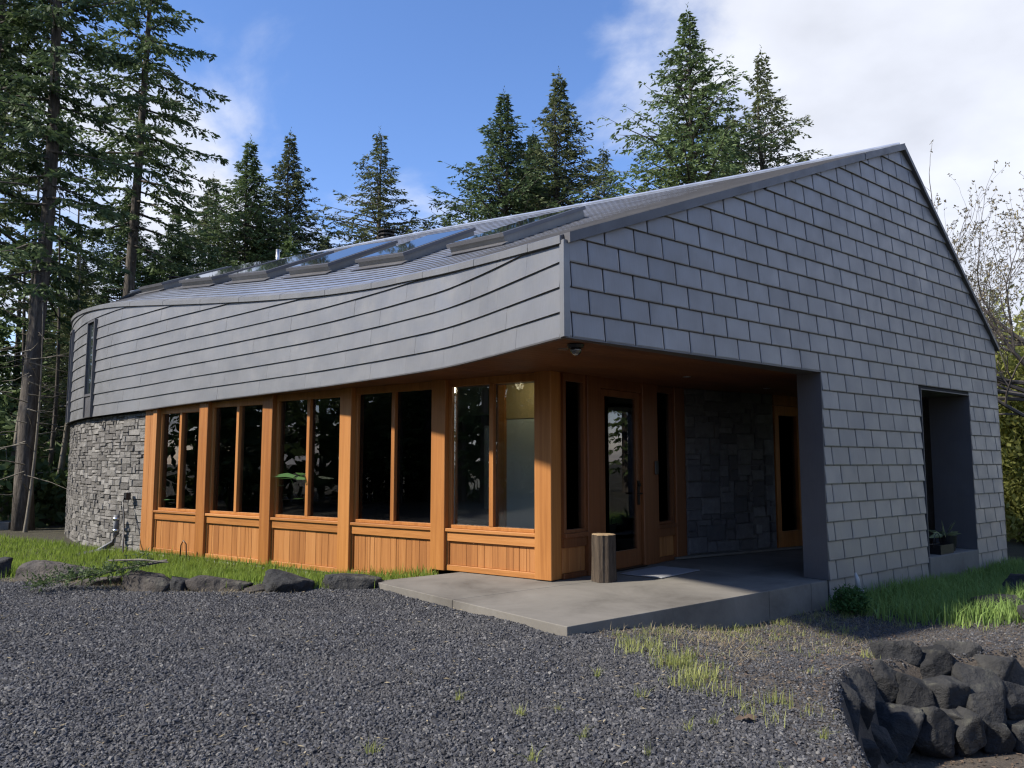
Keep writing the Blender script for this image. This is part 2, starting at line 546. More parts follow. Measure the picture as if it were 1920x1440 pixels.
for rank, i in enumerate(order):
    k, z0, poly = sh[i]
    jit = (random.uniform(-.005, .005), random.uniform(-.001, .001))
    if rank < 300:
        q = MB(); shingle_mesh(q, z0, poly, 0, jit, gp); q.build("shingle", M["shingle"], gable)
    else:
        shingle_mesh(rest, z0, poly, 0, jit, gp)
if rest.v:
    tag(rest.build("small_shingles", M["shingle"], gable), kind="stuff")

# corner trim, rake trims
nf = kc(.03)[1]; tf = np.array([nf[1], -nf[0]]); tf = tf if tf[1] > 0 else -tf
mit = C0 + np.linalg.solve(np.array([GN, nf]), np.array([.040, .040]))
cpl = [C0 + GD * .026 + GN * .040, mit, C0 + tf * .026 + nf * .040, C0 + tf * .026 - nf * .02, C0 + GD * .026 - GN * .02]
q = MB(); q.prism([(p[0], p[1], SOF - .005) for p in cpl], (0, 0, EAVE_L - SOF - .02)); q.build("corner_trim", M["fascia_shingle"], house)
def rake(s0, s1, drop, top, out, name="rake_trim", mt="trim_metal"):
    q = MB()
    z0, z1 = rake_z(s0), rake_z(s1)
    q.prism([gp(s0, z0 - drop, out), gp(s1, z1 - drop, out), gp(s1, z1 + top, out), gp(s0, z0 + top, out)], np.array([GI[0], GI[1], 0]) * (out + .12))
    q.build(name, M[mt], house)
cuts = [.0, 2.95, 5.75, APEX_S + .02]
for i in range(3): rake(cuts[i], cuts[i + 1] - .006, .055, .045, .075 - .004 * (i % 2))
rake(APEX_S + .025, 8.7, .035, .04, .070); rake(8.706, WID + .05, .035, .04, .066)
# concrete footing under the shingles
q = MB(); q.prism([gp(4.5, -.62, -.06), gp(WID - .08, -.62, -.06), gp(WID - .08, -.62, -.28), gp(4.5, -.62, -.28)], (0, 0, .62 + WALL_BOT - .003)); q.build("footing", M["footing_concrete"], house)

# ------------------------------------------------------------------ curved upper wall (overhang)
mb = MB(); N = 90
ss = np.linspace(.02, KLEN, N)
for i in range(N - 1):
    a, b = ss[i], ss[i + 1]
    za, zb_ = kc(a), kc(b)
    V = [kpt(a, za[2] + .012, 0), kpt(b, zb_[2] + .012, 0), kpt(b, zb_[3] - .02, 0), kpt(a, za[3] - .02, 0),
         kpt(a, za[2] + .012, -.15), kpt(b, zb_[2] + .012, -.15), kpt(b, zb_[3] - .02, -.15), kpt(a, za[3] - .02, -.15)]
    mb.add(V, [(1, 0, 3, 2), (4, 5, 6, 7), (0, 1, 5, 4)])
fascia = mb.build("curved_wall", M["dark_backing"], house)
tag(fascia, "sunlit curved upper wall of long grey metal shingle courses")
items = []
for k in range(0, 13):
    off = (.20 if k % 2 else .20 + SW / 2) + .5
    s = off - SW * 3
    while s < KLEN:
        a, b = max(s, .0275), min(s + SW, KLEN)
        s += SW
        if b - a < .05: continue
        cols = np.linspace(a, b, 4)
        top = []; bot = []
        for c in cols:
            _, _, zb_, ze_ = kc(c)
            bot.append(zb_ + k * ROW); top.append(min(zb_ + (k + 1) * ROW + .004, ze_ - .045))
        if max(t - b_ for t, b_ in zip(top, bot)) < .025: continue
        items.append((k, cols, bot, top))
def fascia_mesh(mb, it, jo):
    k, cols, bot, top = it
    n = len(cols); V = []
    for j in range(n):
        h = max(top[j] - bot[j], .004); fr = min(h / ROW, 1)
        V += [kpt(cols[j], bot[j], .002), kpt(cols[j], bot[j], .029 + jo), kpt(cols[j], bot[j] + h, .029 + jo - .022 * fr), kpt(cols[j], bot[j] + h, .001)]
    F = []
    for j in range(n - 1):
        a, b = 4 * j, 4 * (j + 1)
        for r_ in range(3): F.append((a + r_, a + r_ + 1, b + r_ + 1, b + r_))
    F += [(0, 3, 2, 1), (4 * (n - 1), 4 * (n - 1) + 1, 4 * (n - 1) + 2, 4 * (n - 1) + 3)]
    mb.add(V, F)
order = sorted(range(len(items)), key=lambda i: -screen_area([kpt(items[i][1][0], items[i][2][0]), kpt(items[i][1][-1], items[i][2][-1]), kpt(items[i][1][-1], items[i][3][-1]), kpt(items[i][1][0], items[i][3][0])]) * (1 if items[i][1][0] < S_VIS else 1e-3))
rest = MB()
for rank, i in enumerate(order):
    jo = random.uniform(-.0016, .0016)
    if rank < 290:
        q = MB(); fascia_mesh(q, items[i], jo); q.build("shingle", M["fascia_shingle"], fascia)
    else: fascia_mesh(rest, items[i], jo)
tag(rest.build("small_shingles", M["fascia_shingle"], fascia), kind="stuff")
# row of cap pieces along the eave
s = 0.0; i = 0
while s < KLEN - .2:
    e = min(s + .62, KLEN); q = MB(); cols = np.linspace(s + .003, e - .003, 4); V = []
    lift = .002 * (i % 2)
    for c in cols:
        u = c / KLEN; _, _, _, ze_ = kc(c); n_ = roofn(min(u, .99), .0)
        e0 = kpt(c, ze_ - .055, .050 + lift); e1 = kpt(c, ze_ + .02 + lift, .052 + lift)
        up = roofp(u, .0) + (roofp(u, .1) - roofp(u, 0)) / np.linalg.norm(roofp(u, .1) - roofp(u, 0)) * .13 + n_ * (.034 + lift)
        V += [e0, e1, up, up - n_ * .05, kpt(c, ze_ - .055, .005)]
    F = []
    for j in range(3):
        a, b = 5 * j, 5 * (j + 1)
        for r_ in range(5): F.append((a + r_, a + (r_ + 1) % 5, b + (r_ + 1) % 5, b + r_))
    F += [(4, 3, 2, 1, 0), (15, 16, 17, 18, 19)]
    q.add(V, F); q.build("eave_cap", M["fascia_shingle"], house)
    s = e; i += 1

# tall slit windows in the curved wall
def slit(sc, w, zt, zg, name="slit_window"):
    q = MB()
    def fr(s0, s1, z0, z1, o0, o1):
        q.add([kpt(s0, z0, o0), kpt(s1, z0, o0), kpt(s1, z1, o0), kpt(s0, z1, o0), kpt(s0, z0, o1), kpt(s1, z0, o1), kpt(s1, z1, o1), kpt(s0, z1, o1)],
              [(0, 1, 2, 3), (5, 4, 7, 6), (0, 4, 5, 1), (1, 5, 6, 2), (2, 6, 7, 3), (3, 7, 4, 0)])
    zb_ = kc(sc)[2]
    t_ = .045
    fr(sc - w, sc - w + t_, zb_, zt, .005, .075); fr(sc + w - t_, sc + w, zb_, zt, .005, .075)
    fr(sc - w + t_, sc + w - t_, zt - t_, zt, .005, .074); fr(sc - w + t_, sc + w - t_, zg - .05, zg, .005, .072)
    fr(sc - w + t_, sc + w - t_, zb_, zg - .052, .005, .050)
    o = q.build(name, M["trim_metal"], house)
    g = MB(); g.add([kpt(sc - w + t_, zg, .034), kpt(sc + w - t_, zg, .034), kpt(sc + w - t_, zt - t_, .034), kpt(sc - w + t_, zt - t_, .034)], [(1, 0, 3, 2)])
    g.build("pane", M["skylight_glass"], o)
S_W1 = float(KL[np.argmin(np.abs((KC[:, 0] / KC[:, 1]) + .5365) + 10 * (KC[:, 1] > 20.5))])
S_W2 = float(KL[np.argmin(np.abs((KC[:, 0] / KC[:, 1]) + .5605) + 10 * (KC[:, 1] > 20.0))])
slit(S_W1, .27, 4.52, 2.92); slit(S_W2, .27, 4.62, 2.92)

# ------------------------------------------------------------------ roof
mb = MB(); edges = MB(); NU, NV = 64, 27
uu = np.linspace(0, 1, NU + 1); vv = np.linspace(0.0, 1.0, NV + 1)
for j in range(NV):
    for i in range(NU):
        ua, ub = uu[i], uu[i + 1]
        sft = .5 * (uu[1] - uu[0]) * (j % 2)
        ua, ub = min(ua + sft, 1), min(ub + sft, 1)
        if i == 0: ua = 0
        if ub - ua < 1e-4: continue
        h0 = .026 + random.uniform(-.0008, .0008); h1 = .012
        g = .00004
        V = [roofp(ua + g, vv[j], h0), roofp(ub - g, vv[j], h0), roofp(ub - g, vv[j + 1], h1), roofp(ua + g, vv[j + 1], h1),
             roofp(ua + g, vv[j], .0), roofp(ub - g, vv[j], .0), roofp(ub - g, vv[j + 1], 0), roofp(ua + g, vv[j + 1], 0)]
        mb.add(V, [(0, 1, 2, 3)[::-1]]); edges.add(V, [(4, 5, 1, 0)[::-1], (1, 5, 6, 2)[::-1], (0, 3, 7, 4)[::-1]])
# far slope and underside
RE0 = gp(WID, EAVE_R)
roof_deck = MB()
for i in range(NU):
    ua, ub = uu[i], uu[i + 1]
    roof_deck.add([roofp(ua, 0, -.01), roofp(ub, 0, -.01), roofp(ub, 1, -.01), roofp(ua, 1, -.01)], [(0, 1, 2, 3)])
for i in range(24):
    a, b = i / 24, (i + 1) / 24
    ra, rb = ridge(a), ridge(b)
    ea = np.array([RE0[0] + RW[0] * 19.5 * a, RE0[1] + RW[1] * 19.5 * a, EAVE_R]); eb = np.array([RE0[0] + RW[0] * 19.5 * b, RE0[1] + RW[1] * 19.5 * b, EAVE_R])
    roof_deck.add([ra, rb, eb, ea], [(0, 1, 2, 3)])
roof = roof_deck.build("roof", M["roof_metal"], house)
tag(mb.build("roof_shingles", M["roof_metal"], roof), kind="stuff"); tag(edges.build("roof_shingle_edges", M["trim_metal"], roof), kind="stuff")  # dark metal on the risers paints in the shadow under each hem
# ridge flashing
q = MB(); q.tube([ridge(u) + np.array([0, 0, .02]) for u in np.linspace(0, 1, 30)], .045, 6); q.build("ridge_cap", M["roof_metal"], roof)

# skylights
def skylight(u0, v0, v1, w):
    du = w / KLEN
    fr, fl = roofp(u0, v0), roofp(u0 + du, v0)
    br_, bl = roofp(u0 - .012 + .0, v1), roofp(u0 + du - .012, v1)
    n = roofn(u0 + du / 2, (v0 + v1) / 2)
    xd = fl - fr; xd /= np.linalg.norm(xd)
    yd = (br_ - fr) + (bl - fl); yd /= np.linalg.norm(yd)
    yd = yd - xd * np.dot(yd, xd); yd /= np.linalg.norm(yd)
    n = np.cross(yd, xd); n = n if n[2] > 0 else -n
    L = (np.linalg.norm(br_ - fr) + np.linalg.norm(bl - fl)) / 2
    W = np.linalg.norm(fl - fr)
    c = (fr + fl) / 2 + yd * L / 2
    q = MB(); q.box(c + n * .02, xd * W / 2, yd * L / 2, n * .12)
    curb = q.build("skylight", M["bronze_metal"], house)
    q = MB(); e = .032
    top = c + n * .165
    for sx in (-1, 1): q.box(top + xd * sx * (W / 2 + .0), xd * e, yd * (L / 2 + e), n * .027)
    for sy in (-1, 1): q.box(top + yd * sy * (L / 2 + .0), xd * (W / 2 - e - .001), yd * e, n * .026)
    q.build("cap_frame", M["trim_metal"], curb)
    q = MB(); q.box(top + n * .022, xd * (W / 2 - e - .003), yd * (L / 2 - e - .003), n * .012)
    q.build("pane", M["skylight_glass"], curb)
    q = MB(); q.prism([c - yd * (L / 2 + .16) - xd * (W / 2 + .08) + n * .036, c - yd * (L / 2 + .16) + xd * (W / 2 + .08) + n * .036, c - yd * (L / 2 + .004) + xd * (W / 2 + .08) + n * .05, c - yd * (L / 2 + .004) - xd * (W / 2 + .08) + n * .05], n * .008)
    q.build("apron_flashing", M["trim_metal"], curb)
for (u0, v0, v1, w) in ((.1361, .285, .60, 1.12), (.2269, .285, .60, 1.12), (.3060, .285, .61, 1.12), (.3800, .285, .62, 1.1), (.4480, .27, .62, 1.1), (.5350, .30, .66, 1.1)):
    skylight(u0, v0, v1, w)
# roof vents
def vent(p, r, h, capped):
    q = MB(); p = np.array(p)
    q.tube([p - [0, 0, .3], p + [0, 0, h]], r, 14)
    o = q.build("roof_vent", M["steel"], house, True)
    if capped:
        q = MB()
        for zz, rr in ((h - .16, r * 1.25), (h - .06, r * 1.25), (h + .03, r * 1.3)): q.tube([p + [0, 0, zz], p + [0, 0, zz + .035]], rr, 16)
        q.build("vent_cap", M["dark_bronze"], o)
vent(ridge(.508) + np.array([.15, .4, -.05]), .16, .38, True)
vent(roofp(.5067, .93), .05, .34, False)
vent(ridge(.93) + np.array([.3, .5, -.1]), .17, .45, True)
# ------------------------------------------------------------------ window wall
WA = np.array([.50, 9.86]); WD = np.array([-.8157, .5785]); WN = np.array([-.5785, -.8157])
def wp(s, z, o=0.0):
    q = WA + WD * s + WN * o
    return np.array([q[0], q[1], z])
def fbox(fn, s0, s1, z0, z1, o0, o1, mb=None):
    """box in a wall frame fn(s, z, o)"""
    q = mb or MB()
    q.prism([fn(s0, z0, o0), fn(s1, z0, o0), fn(s1, z1, o0), fn(s0, z1, o0)], fn(s0, z0, o1) - fn(s0, z0, o0))
    return q
def piece(fn, name, m, parent, s0, s1, z0, z1, o0, o1, bev=.004):
    o = fbox(fn, s0, s1, z0, z1, o0, o1).build(name, M[m], parent)
    if bev: bevel(o, bev)
    return o
def planks(fn, parent, s0, s1, z0, z1, o0, o1, seed):
    r = random.Random(seed); s = s0; k = 0
    while s < s1 - .03:
        w = r.choice((.085, .14, .14, .19, .24, .11, .05))
        e = s + w
        if s1 - e < .06: e = s1
        piece(fn, "plank", "cedar_plank", parent, s + .0015, e - .0015, z0, z1, o0, o1 + r.uniform(-.002, .002), .003)
        s = e; k += 1
WTOP = [2.60, 2.60, 2.585, 2.565, 2.53, 2.475]
posts = [(0.0, .25), (1.72, 1.97), (3.57, 3.82), (5.43, 5.69), (7.22, 7.48)]
for i, (a, b) in enumerate(posts):
    piece(wp, "post", "cedar", house, a, b, .012 if i == 0 else (0.006 if i == 1 else -.20), WTOP[i] + .02, -.22, .03, .006)
# first post is square in plan and shows its porch side
piece(wp, "post", "cedar", house, -.002, .248, .013, 2.62, -.25, -.221, .0)
ends = [(.25, 1.72), (1.97, 3.57), (3.82, 5.43), (5.69, 7.22), (7.48, 8.86)]
for i, (a, b) in enumerate(ends):
    low_ = .008 if i == 0 else -.20
    zt = min(WTOP[i], WTOP[i + 1]) - .01
    fr = fbox(wp, a, a + .055, .57, zt - .09, -.17, -.055)
    fbox(wp, b - .055, b, .57, zt - .09, -.17, -.055, fr)
    fbox(wp, a, b, zt - .09, zt + .06, -.17, -.052, fr)
    fbox(wp, a + .055, b - .055, .57, .615, -.17, -.05, fr)
    win = fr.build("window", M["cedar"], house); bevel(win, .004)
    mid = (a + b) / 2
    piece(wp, "mullion", "cedar", win, mid - .035, mid + .035, .616, zt - .091, -.16, -.045)
    piece(wp, "sill", "cedar_rail", win, a + .001, b - .001, .525, .569, -.17, .015, .006)
    for (p, r_) in ((a + .056, mid - .036), (mid + .036, b - .056)):
        fbox(wp, p, r_, .616, zt - .091, -.118, -.106).build("pane", M["glass"], win)
    pan = fbox(wp, a + .001, b - .001, .40, .524, -.17, -.012).build("wainscot", M["cedar_rail"], house); bevel(pan, .004)
    piece(wp, "bottom_rail", "cedar_rail", pan, a + .001, b - .001, low_, low_ + .075, -.17, -.010, .005)
    piece(wp, "edge_strip", "cedar", pan, a + .001, a + .035, low_ + .076, .399, -.17, -.022, .003)
    piece(wp, "edge_strip", "cedar", pan, b - .035, b - .001, low_ + .076, .399, -.17, -.022, .003)
    planks(wp, pan, a + .036, b - .036, low_ + .076, .399, -.17, -.045, 31 + i)
# wide boarded end panel next to the stone
pan = fbox(wp, 8.861, 9.30, -.20, 2.48, -.18, -.06).build("end_panel", M["cedar"], house)
for (a, b) in ((8.862, 8.99), (8.993, 9.11), (9.113, 9.30)): piece(wp, "board", "cedar_plank", pan, a, b, -.20, 2.48, -.059, .02 if a < 8.9 else -.005, .004)
q = fbox(wp, -.0, 9.5, 2.56, 2.66, -.35, -.19); q.build("header_beam", M["cedar"], house)
# foundation strip under the window wall
fbox(wp, 1.5, 9.45, -.62, -.203, -.20, -.012).build("foundation", M["footing_concrete"], house)
piece(wp, "base_flashing", "steel", house, 1.75, 9.3, -.2025, -.195, -.19, .012, 0)

# ------------------------------------------------------------------ entry wall with the glazed front door
EA = np.array([.68, 10.0]); ED = np.array([.6587, .7524]); EN = np.array([.7524, -.6587])
def ep(s, z, o=0.0):
    q = EA + ED * s + EN * o
    return np.array([q[0], q[1], z])
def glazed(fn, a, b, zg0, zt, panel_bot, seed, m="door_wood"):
    fr = fbox(fn, a, a + .05, zg0, zt, -.12, -.02); fbox(fn, b - .05, b, zg0, zt, -.12, -.02, fr)
    fbox(fn, a, b, zt, zt + .10, -.12, -.018, fr); fbox(fn, a + .05, b - .05, zg0, zg0 + .04, -.12, -.016, fr)
    w_ = fr.build("side_window", M[m], house)
    fbox(fn, a + .051, b - .051, zg0 + .041, zt - .001, -.076, -.066).build("pane", M["glass"], w_)
    piece(fn, "sill", m, w_, a, b, zg0 - .06, zg0 - .001, -.12, .01)
    pan = fbox(fn, a, b, zg0 - .18, zg0 - .061, -.12, -.02).build("side_panel", M[m], house)
    planks(fn, pan, a + .001, b - .001, panel_bot + .07, zg0 - .181, -.11, -.05, seed)
    piece(fn, "bottom_rail", m, pan, a, b, panel_bot, panel_bot + .069, -.12, -.02)
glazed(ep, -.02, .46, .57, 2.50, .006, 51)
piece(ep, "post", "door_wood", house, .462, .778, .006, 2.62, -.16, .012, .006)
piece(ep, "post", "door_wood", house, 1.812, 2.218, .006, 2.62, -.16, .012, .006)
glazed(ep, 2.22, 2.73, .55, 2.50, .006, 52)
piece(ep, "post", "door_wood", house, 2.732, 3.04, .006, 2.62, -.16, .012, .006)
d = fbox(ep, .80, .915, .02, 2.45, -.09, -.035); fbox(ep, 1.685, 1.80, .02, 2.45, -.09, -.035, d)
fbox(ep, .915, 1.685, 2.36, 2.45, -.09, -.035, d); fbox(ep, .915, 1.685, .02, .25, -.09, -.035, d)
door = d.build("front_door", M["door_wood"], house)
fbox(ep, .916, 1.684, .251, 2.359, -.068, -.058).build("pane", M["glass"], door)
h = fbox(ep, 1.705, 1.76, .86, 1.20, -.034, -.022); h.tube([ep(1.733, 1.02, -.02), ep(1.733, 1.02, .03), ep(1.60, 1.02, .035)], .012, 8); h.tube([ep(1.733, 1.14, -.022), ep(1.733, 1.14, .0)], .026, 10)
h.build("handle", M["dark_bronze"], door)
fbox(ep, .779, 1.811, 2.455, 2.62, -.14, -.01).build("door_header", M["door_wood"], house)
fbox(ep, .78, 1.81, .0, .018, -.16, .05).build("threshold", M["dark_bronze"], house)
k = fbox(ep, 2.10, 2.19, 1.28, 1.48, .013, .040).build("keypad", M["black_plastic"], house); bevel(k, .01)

# ------------------------------------------------------------------ stones
def pack(W, H, cu, cv, shapes, seed):
    r = random.Random(seed); nu, nv = int(W / cu), int(H / cv)
    used = np.zeros((nu, nv), bool); out = []
    for j in range(nv):
        i = 0
        while i < nu:
            if used[i, j]: i += 1; continue
            a, b = r.choice(shapes)
            a, b = min(a, nu - i), min(b, nv - j)
            while a > 1 and used[i:i + a, j:j + b].any(): a -= 1
            while b > 1 and used[i:i + a, j:j + b].any(): b -= 1
            used[i:i + a, j:j + b] = True
            out.append((i * cu, (i + a) * cu, j * cv, (j + b) * cv)); i += a
    return out
def stone_mesh(mb, fn, s0, s1, z0, z1, r, proud, bow=False):
    g = .004; j = lambda a: r.uniform(-a, a)
    nseg = [(s0 + g + j(.006), z0 + g + j(.006)), (s1 - g + j(.006), z0 + g + j(.006)), (s1 - g + j(.006), z1 - g + j(.006)), (s0 + g + j(.006), z1 - g + j(.006))]
    c = np.mean(nseg, axis=0); d = r.uniform(.2, 1.0) * proud + .012
    inn = [(p[0] + (c[0] - p[0]) * .13, p[1] + (c[1] - p[1]) * .13) for p in nseg]
    V = [fn(p[0], p[1], -.02) for p in nseg] + [fn(p[0], p[1], d * .6) for p in nseg] + [fn(p[0], p[1], d + j(.010)) for p in inn]
    F = [(8, 9, 10, 11)] + [(i, (i + 1) % 4, 4 + (i + 1) % 4, 4 + i) for i in range(4)] + [(4 + i, 4 + (i + 1) % 4, 8 + (i + 1) % 4, 8 + i) for i in range(4)]
    nrm = np.cross(np.array(V[9]) - V[8], np.array(V[10]) - V[8])
    if np.dot(nrm, fn(c[0], c[1], 1) - fn(c[0], c[1], 0)) < 0: F = [f[::-1] for f in F]
    mb.add(V, F)

# curved stone wall at the end of the house
mb = MB(); ss = np.linspace(S_STONE - .12, KLEN, 40)
for i in range(39):
    a, b = ss[i], ss[i + 1]
    mb.add([kpt(a, -.7, -.14), kpt(b, -.7, -.14), kpt(b, kc(b)[2] + .03, -.14), kpt(a, kc(a)[2] + .03, -.14),
            kpt(a, -.7, -.40), kpt(b, -.7, -.40), kpt(b, kc(b)[2] + .03, -.40), kpt(a, kc(a)[2] + .03, -.40)], [(1, 0, 3, 2), (4, 5, 6, 7), (3, 7, 6, 2)])
e0 = ss[0]
mb.add([kpt(e0, -.7, -.14), kpt(e0, -.7, -.40), kpt(e0, 2.5, -.40), kpt(e0, 2.5, -.14)], [(0, 1, 2, 3)])
stonew = mb.build("stone_wall", M["ledgestone"], house)
tag(stonew, "curved wall of small grey ledge stones")
L_ = KLEN - S_STONE - 1.0
st = pack(L_, 3.05, .115, .062, [(1, 2), (2, 2), (2, 1), (3, 2), (1, 1), (3, 1), (2, 2), (2, 1), (4, 2), (3, 1)], 5)
def sfn(s, z, o): return kpt(S_STONE - .12 + s, z, -.115 + o)
lst = []
r = random.Random(3)
for (a, b, z0, z1) in st:
    z0 -= .62; z1 -= .62
    zt = kc(S_STONE + a)[2] - .004
    if z0 > zt - .02: continue
    lst.append((a, b, z0, min(z1, zt)))
lst.sort(key=lambda q_: -screen_area([sfn(q_[0], q_[2], 0), sfn(q_[1], q_[2], 0), sfn(q_[1], q_[3], 0), sfn(q_[0], q_[3], 0)]) * (1 if S_STONE + q_[0] < S_VIS and q_[3] > -.25 else .001))
rest = MB()
restm = [MB() for _ in range(4)]
for i, q_ in enumerate(lst):
    if i < 300:
        mb = MB(); stone_mesh(mb, sfn, *q_, r, .036); mb.build("stone", M["ledgestone"], stonew)
    else: stone_mesh(restm[i % 4], sfn, *q_, r, .036)
for mb in restm: tag(mb.build("small_stones", M["ledgestone"], stonew), kind="stuff")
# the end return of the stone wall
def rfn(s, z, o):
    a = kpt(S_STONE - .12, z, -.10 - s); t_ = kpt(S_STONE - .12, z, 0) - kpt(S_STONE, z, 0); t_ /= np.linalg.norm(t_) + 1e-9
    return a + t_ * (.012 + o)
for (a, b, z0, z1) in pack(.34, 3.0, .11, .06, [(1, 2), (2, 2), (2, 3), (1, 3)], 9):
    if z1 - .62 > 2.45: continue
    mb = MB(); stone_mesh(mb, rfn, a, b, z0 - .62, z1 - .62, r, .03); mb.build("stone", M["ledgestone"], stonew)

# porch stone wall
PA = np.array([2.65, 12.25]) ; PB = np.array([4.42, 13.37]); PD = (PB - PA) / np.linalg.norm(PB - PA); PN = np.array([PD[1], -PD[0]])
PL = np.linalg.norm(PB - PA)
def pp(s, z, o=0.0):
    q = PA + PD * s + PN * o
    return np.array([q[0], q[1], z])
pw = fbox(pp, 0.02, PL, -.3, 2.62, -.25, .0).build("porch_stone_wall", M["porch_stone"], house)
tag(pw, "dark stone wall inside the shaded porch")
for (a, b, z0, z1) in pack(PL - .02, 2.56, .105, .085, [(2, 1), (3, 2), (4, 2), (3, 1), (2, 2), (5, 2), (3, 3), (4, 3)], 12):
    mb = MB(); stone_mesh(mb, pp, a + .03, b + .02, z0 + .055, z1 + .055, r, .045); mb.build("stone", M["porch_stone"], pw)
fbox(pp, -.3, PL + .9, .012, .045, .02, .11).build("base_ledge", M["concrete"], house)
q = fbox(pp, 1.50, 1.64, .30, .46, .03, .10); bx_ = q.build("outlet_box", M["grey_plastic"], house); bevel(bx_, .015)
# wall of the covered walk and its glazed door
DA = PB; DD = GD; DN = GN
def dp(s, z, o=0.0):
    q = DA + DD * s + DN * o
    return np.array([q[0], q[1], z])
d = fbox(dp, .02, .14, .01, 2.42, -.10, .02); fbox(dp, .70, .86, .01, 2.42, -.10, .02, d); fbox(dp, .14, .70, 2.26, 2.42, -.10, .02, d); fbox(dp, .14, .70, .01, .30, -.10, .02, d)
door2 = d.build("side_door", M["cedar"], house)
fbox(dp, .141, .699, .301, 2.259, -.05, -.04).build("pane", M["glass"], door2)
fbox(dp, 0, .88, 2.43, 2.62, -.10, .02).build("door_header", M["cedar"], house)
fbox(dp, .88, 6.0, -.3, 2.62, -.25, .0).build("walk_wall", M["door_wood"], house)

# ------------------------------------------------------------------ soffit of cedar boards
sof = [tuple(kpt(s_, 0, -.02)[:2]) for s_ in np.linspace(.02, S_STONE - .1, 30)]
sof += [tuple(wp(9.3, 0, -.3)[:2]), tuple(wp(.3, 0, -.3)[:2]), tuple(ep(2.9, 0, -.2)[:2]), tuple(pp(PL, 0, -.1)[:2]), tuple(dp(5.6, 0, -.1)[:2]), tuple(gp(WID - .1, 0, -.12)[:2]), tuple(gp(.05, 0, -.02)[:2])]
def sz(x, y):
    t_ = np.dot(np.array([x, y]) - WA, WD)
    return float(np.interp(t_, [0, 3.7, 5.5, 7.3, 9.4], [2.604, 2.585, 2.57, 2.535, 2.46]))
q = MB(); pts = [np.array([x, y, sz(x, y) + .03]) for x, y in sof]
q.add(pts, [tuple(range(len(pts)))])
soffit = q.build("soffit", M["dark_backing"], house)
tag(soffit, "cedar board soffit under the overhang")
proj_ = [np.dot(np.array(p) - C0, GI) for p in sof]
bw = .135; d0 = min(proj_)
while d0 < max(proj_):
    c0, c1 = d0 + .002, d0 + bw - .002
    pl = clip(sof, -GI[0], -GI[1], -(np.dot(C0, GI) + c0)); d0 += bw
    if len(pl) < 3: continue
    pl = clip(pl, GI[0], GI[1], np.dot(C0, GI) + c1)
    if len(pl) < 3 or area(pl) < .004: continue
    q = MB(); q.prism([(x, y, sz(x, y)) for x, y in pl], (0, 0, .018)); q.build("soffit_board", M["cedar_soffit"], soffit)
# thin drip edge
q = MB()
for a, b in zip(np.linspace(.0, S_STONE, 40)[:-1], np.linspace(.0, S_STONE, 40)[1:]):
    q.add([kpt(a, kc(a)[2] - .012, .028), kpt(b, kc(b)[2] - .012, .028), kpt(b, kc(b)[2] + .004, .03), kpt(a, kc(a)[2] + .004, .03), kpt(a, kc(a)[2] - .012, -.03), kpt(b, kc(b)[2] - .012, -.03)], [(1, 0, 3, 2), (0, 1, 5, 4)])
q.prism([gp(-.02, SOF - .014, .03), gp(O1, SOF - .014, .03), gp(O1, SOF - .014, -.30), gp(-.02, SOF - .014, -.05)], (0, 0, .012))
q.build("drip_edge", M["trim_metal"], house)
# recessed soffit lights
for (x, y) in ((.52, 7.95), (2.35, 10.55), (3.95, 12.2)):
    q = MB(); q.tube([(x, y, 2.596), (x, y, 2.606)], .055, 16); o = q.build("recessed_light", M["steel"], house)

# ------------------------------------------------------------------ rooms behind the glass
mat("warm_board", (.42, .34, .17), .6); mat("plaster", (.58, .58, .54), .8); mat("room_floor", (.22, .15, .10), .35); mat("green_panel", (.50, .56, .52), .5); mat("charcoal", (.03, .03, .033), .6)
q = MB(); q.add([wp(0, -.01, -.19), wp(9.3, -.01, -.19), wp(11.6, -.01, -2.2), wp(11.6, -.01, -7.3), wp(-1, -.01, -7.5), pp(PL + .8, -.01, -.2), pp(0, -.01, -.2), ep(.2, -.01, -.2)], [tuple(range(8))[::-1]])
q.build("room_floor", M["room_floor"], house)
q = MB(); cp = [wp(0, 2.64, -.2), wp(9.3, 2.64, -.2), wp(14, 2.64, -1), wp(14, 2.64, -7.3), wp(-4, 2.64, -7.5), np.array([8.4, 13.7, 2.64]), pp(PL + .8, 2.64, .3), pp(0, 2.64, -.0), ep(.2, 2.64, -.05)]
q.add(cp, [tuple(range(len(cp)))]); q.build("room_dark_lid", M["plaster"], house)  # flat lid added to close off the rooms and keep them dark
RE = np.array([RE0[0], RE0[1]])
RN = np.array([RW[1], -RW[0]]) * 1.0      # away from the rooms
def rp(s, z, o=0.0):
    q_ = RE + RW * s + RN * o
    return np.array([q_[0], q_[1], z])
wins = [(3.0, 4.0, .3, 2.4), (5.3, 6.9, .3, 2.4), (8.2, 9.6, .3, 2.4), (9.8, 11.2, .3, 2.4), (12.2, 13.25, .7, 2.4), (13.4, 14.6, .7, 2.4)]  # middle pair of openings added only to let daylight into the rooms
q = MB(); last = .0
for (a, b, z0, z1) in wins:
    fbox(rp, last, a, -.5, EAVE_R, 0, .2, q); fbox(rp, a, b, -.5, z0, 0, .2, q); fbox(rp, a, b, z1, EAVE_R, 0, .2, q); last = b
fbox(rp, last, 19.5, -.5, EAVE_R, 0, .2, q)
rear = q.build("rear_wall", M["trim_metal"], house)
for (a, b, z0, z1) in wins: fbox(rp, a, b, z0, z1, .08, .09).build("rear_pane", M["glass"], rear)
fbox(lambda s, z, o: wp(11.6 + o, z, -s), 2.2, 7.4, -.3, 2.64, 0, .15).build("inner_wall", M["plaster"], house)
fbox(wp, 9.3, 11.6, -.01, 2.63, -2.3, -2.15).build("inner_wall", M["plaster"], house)
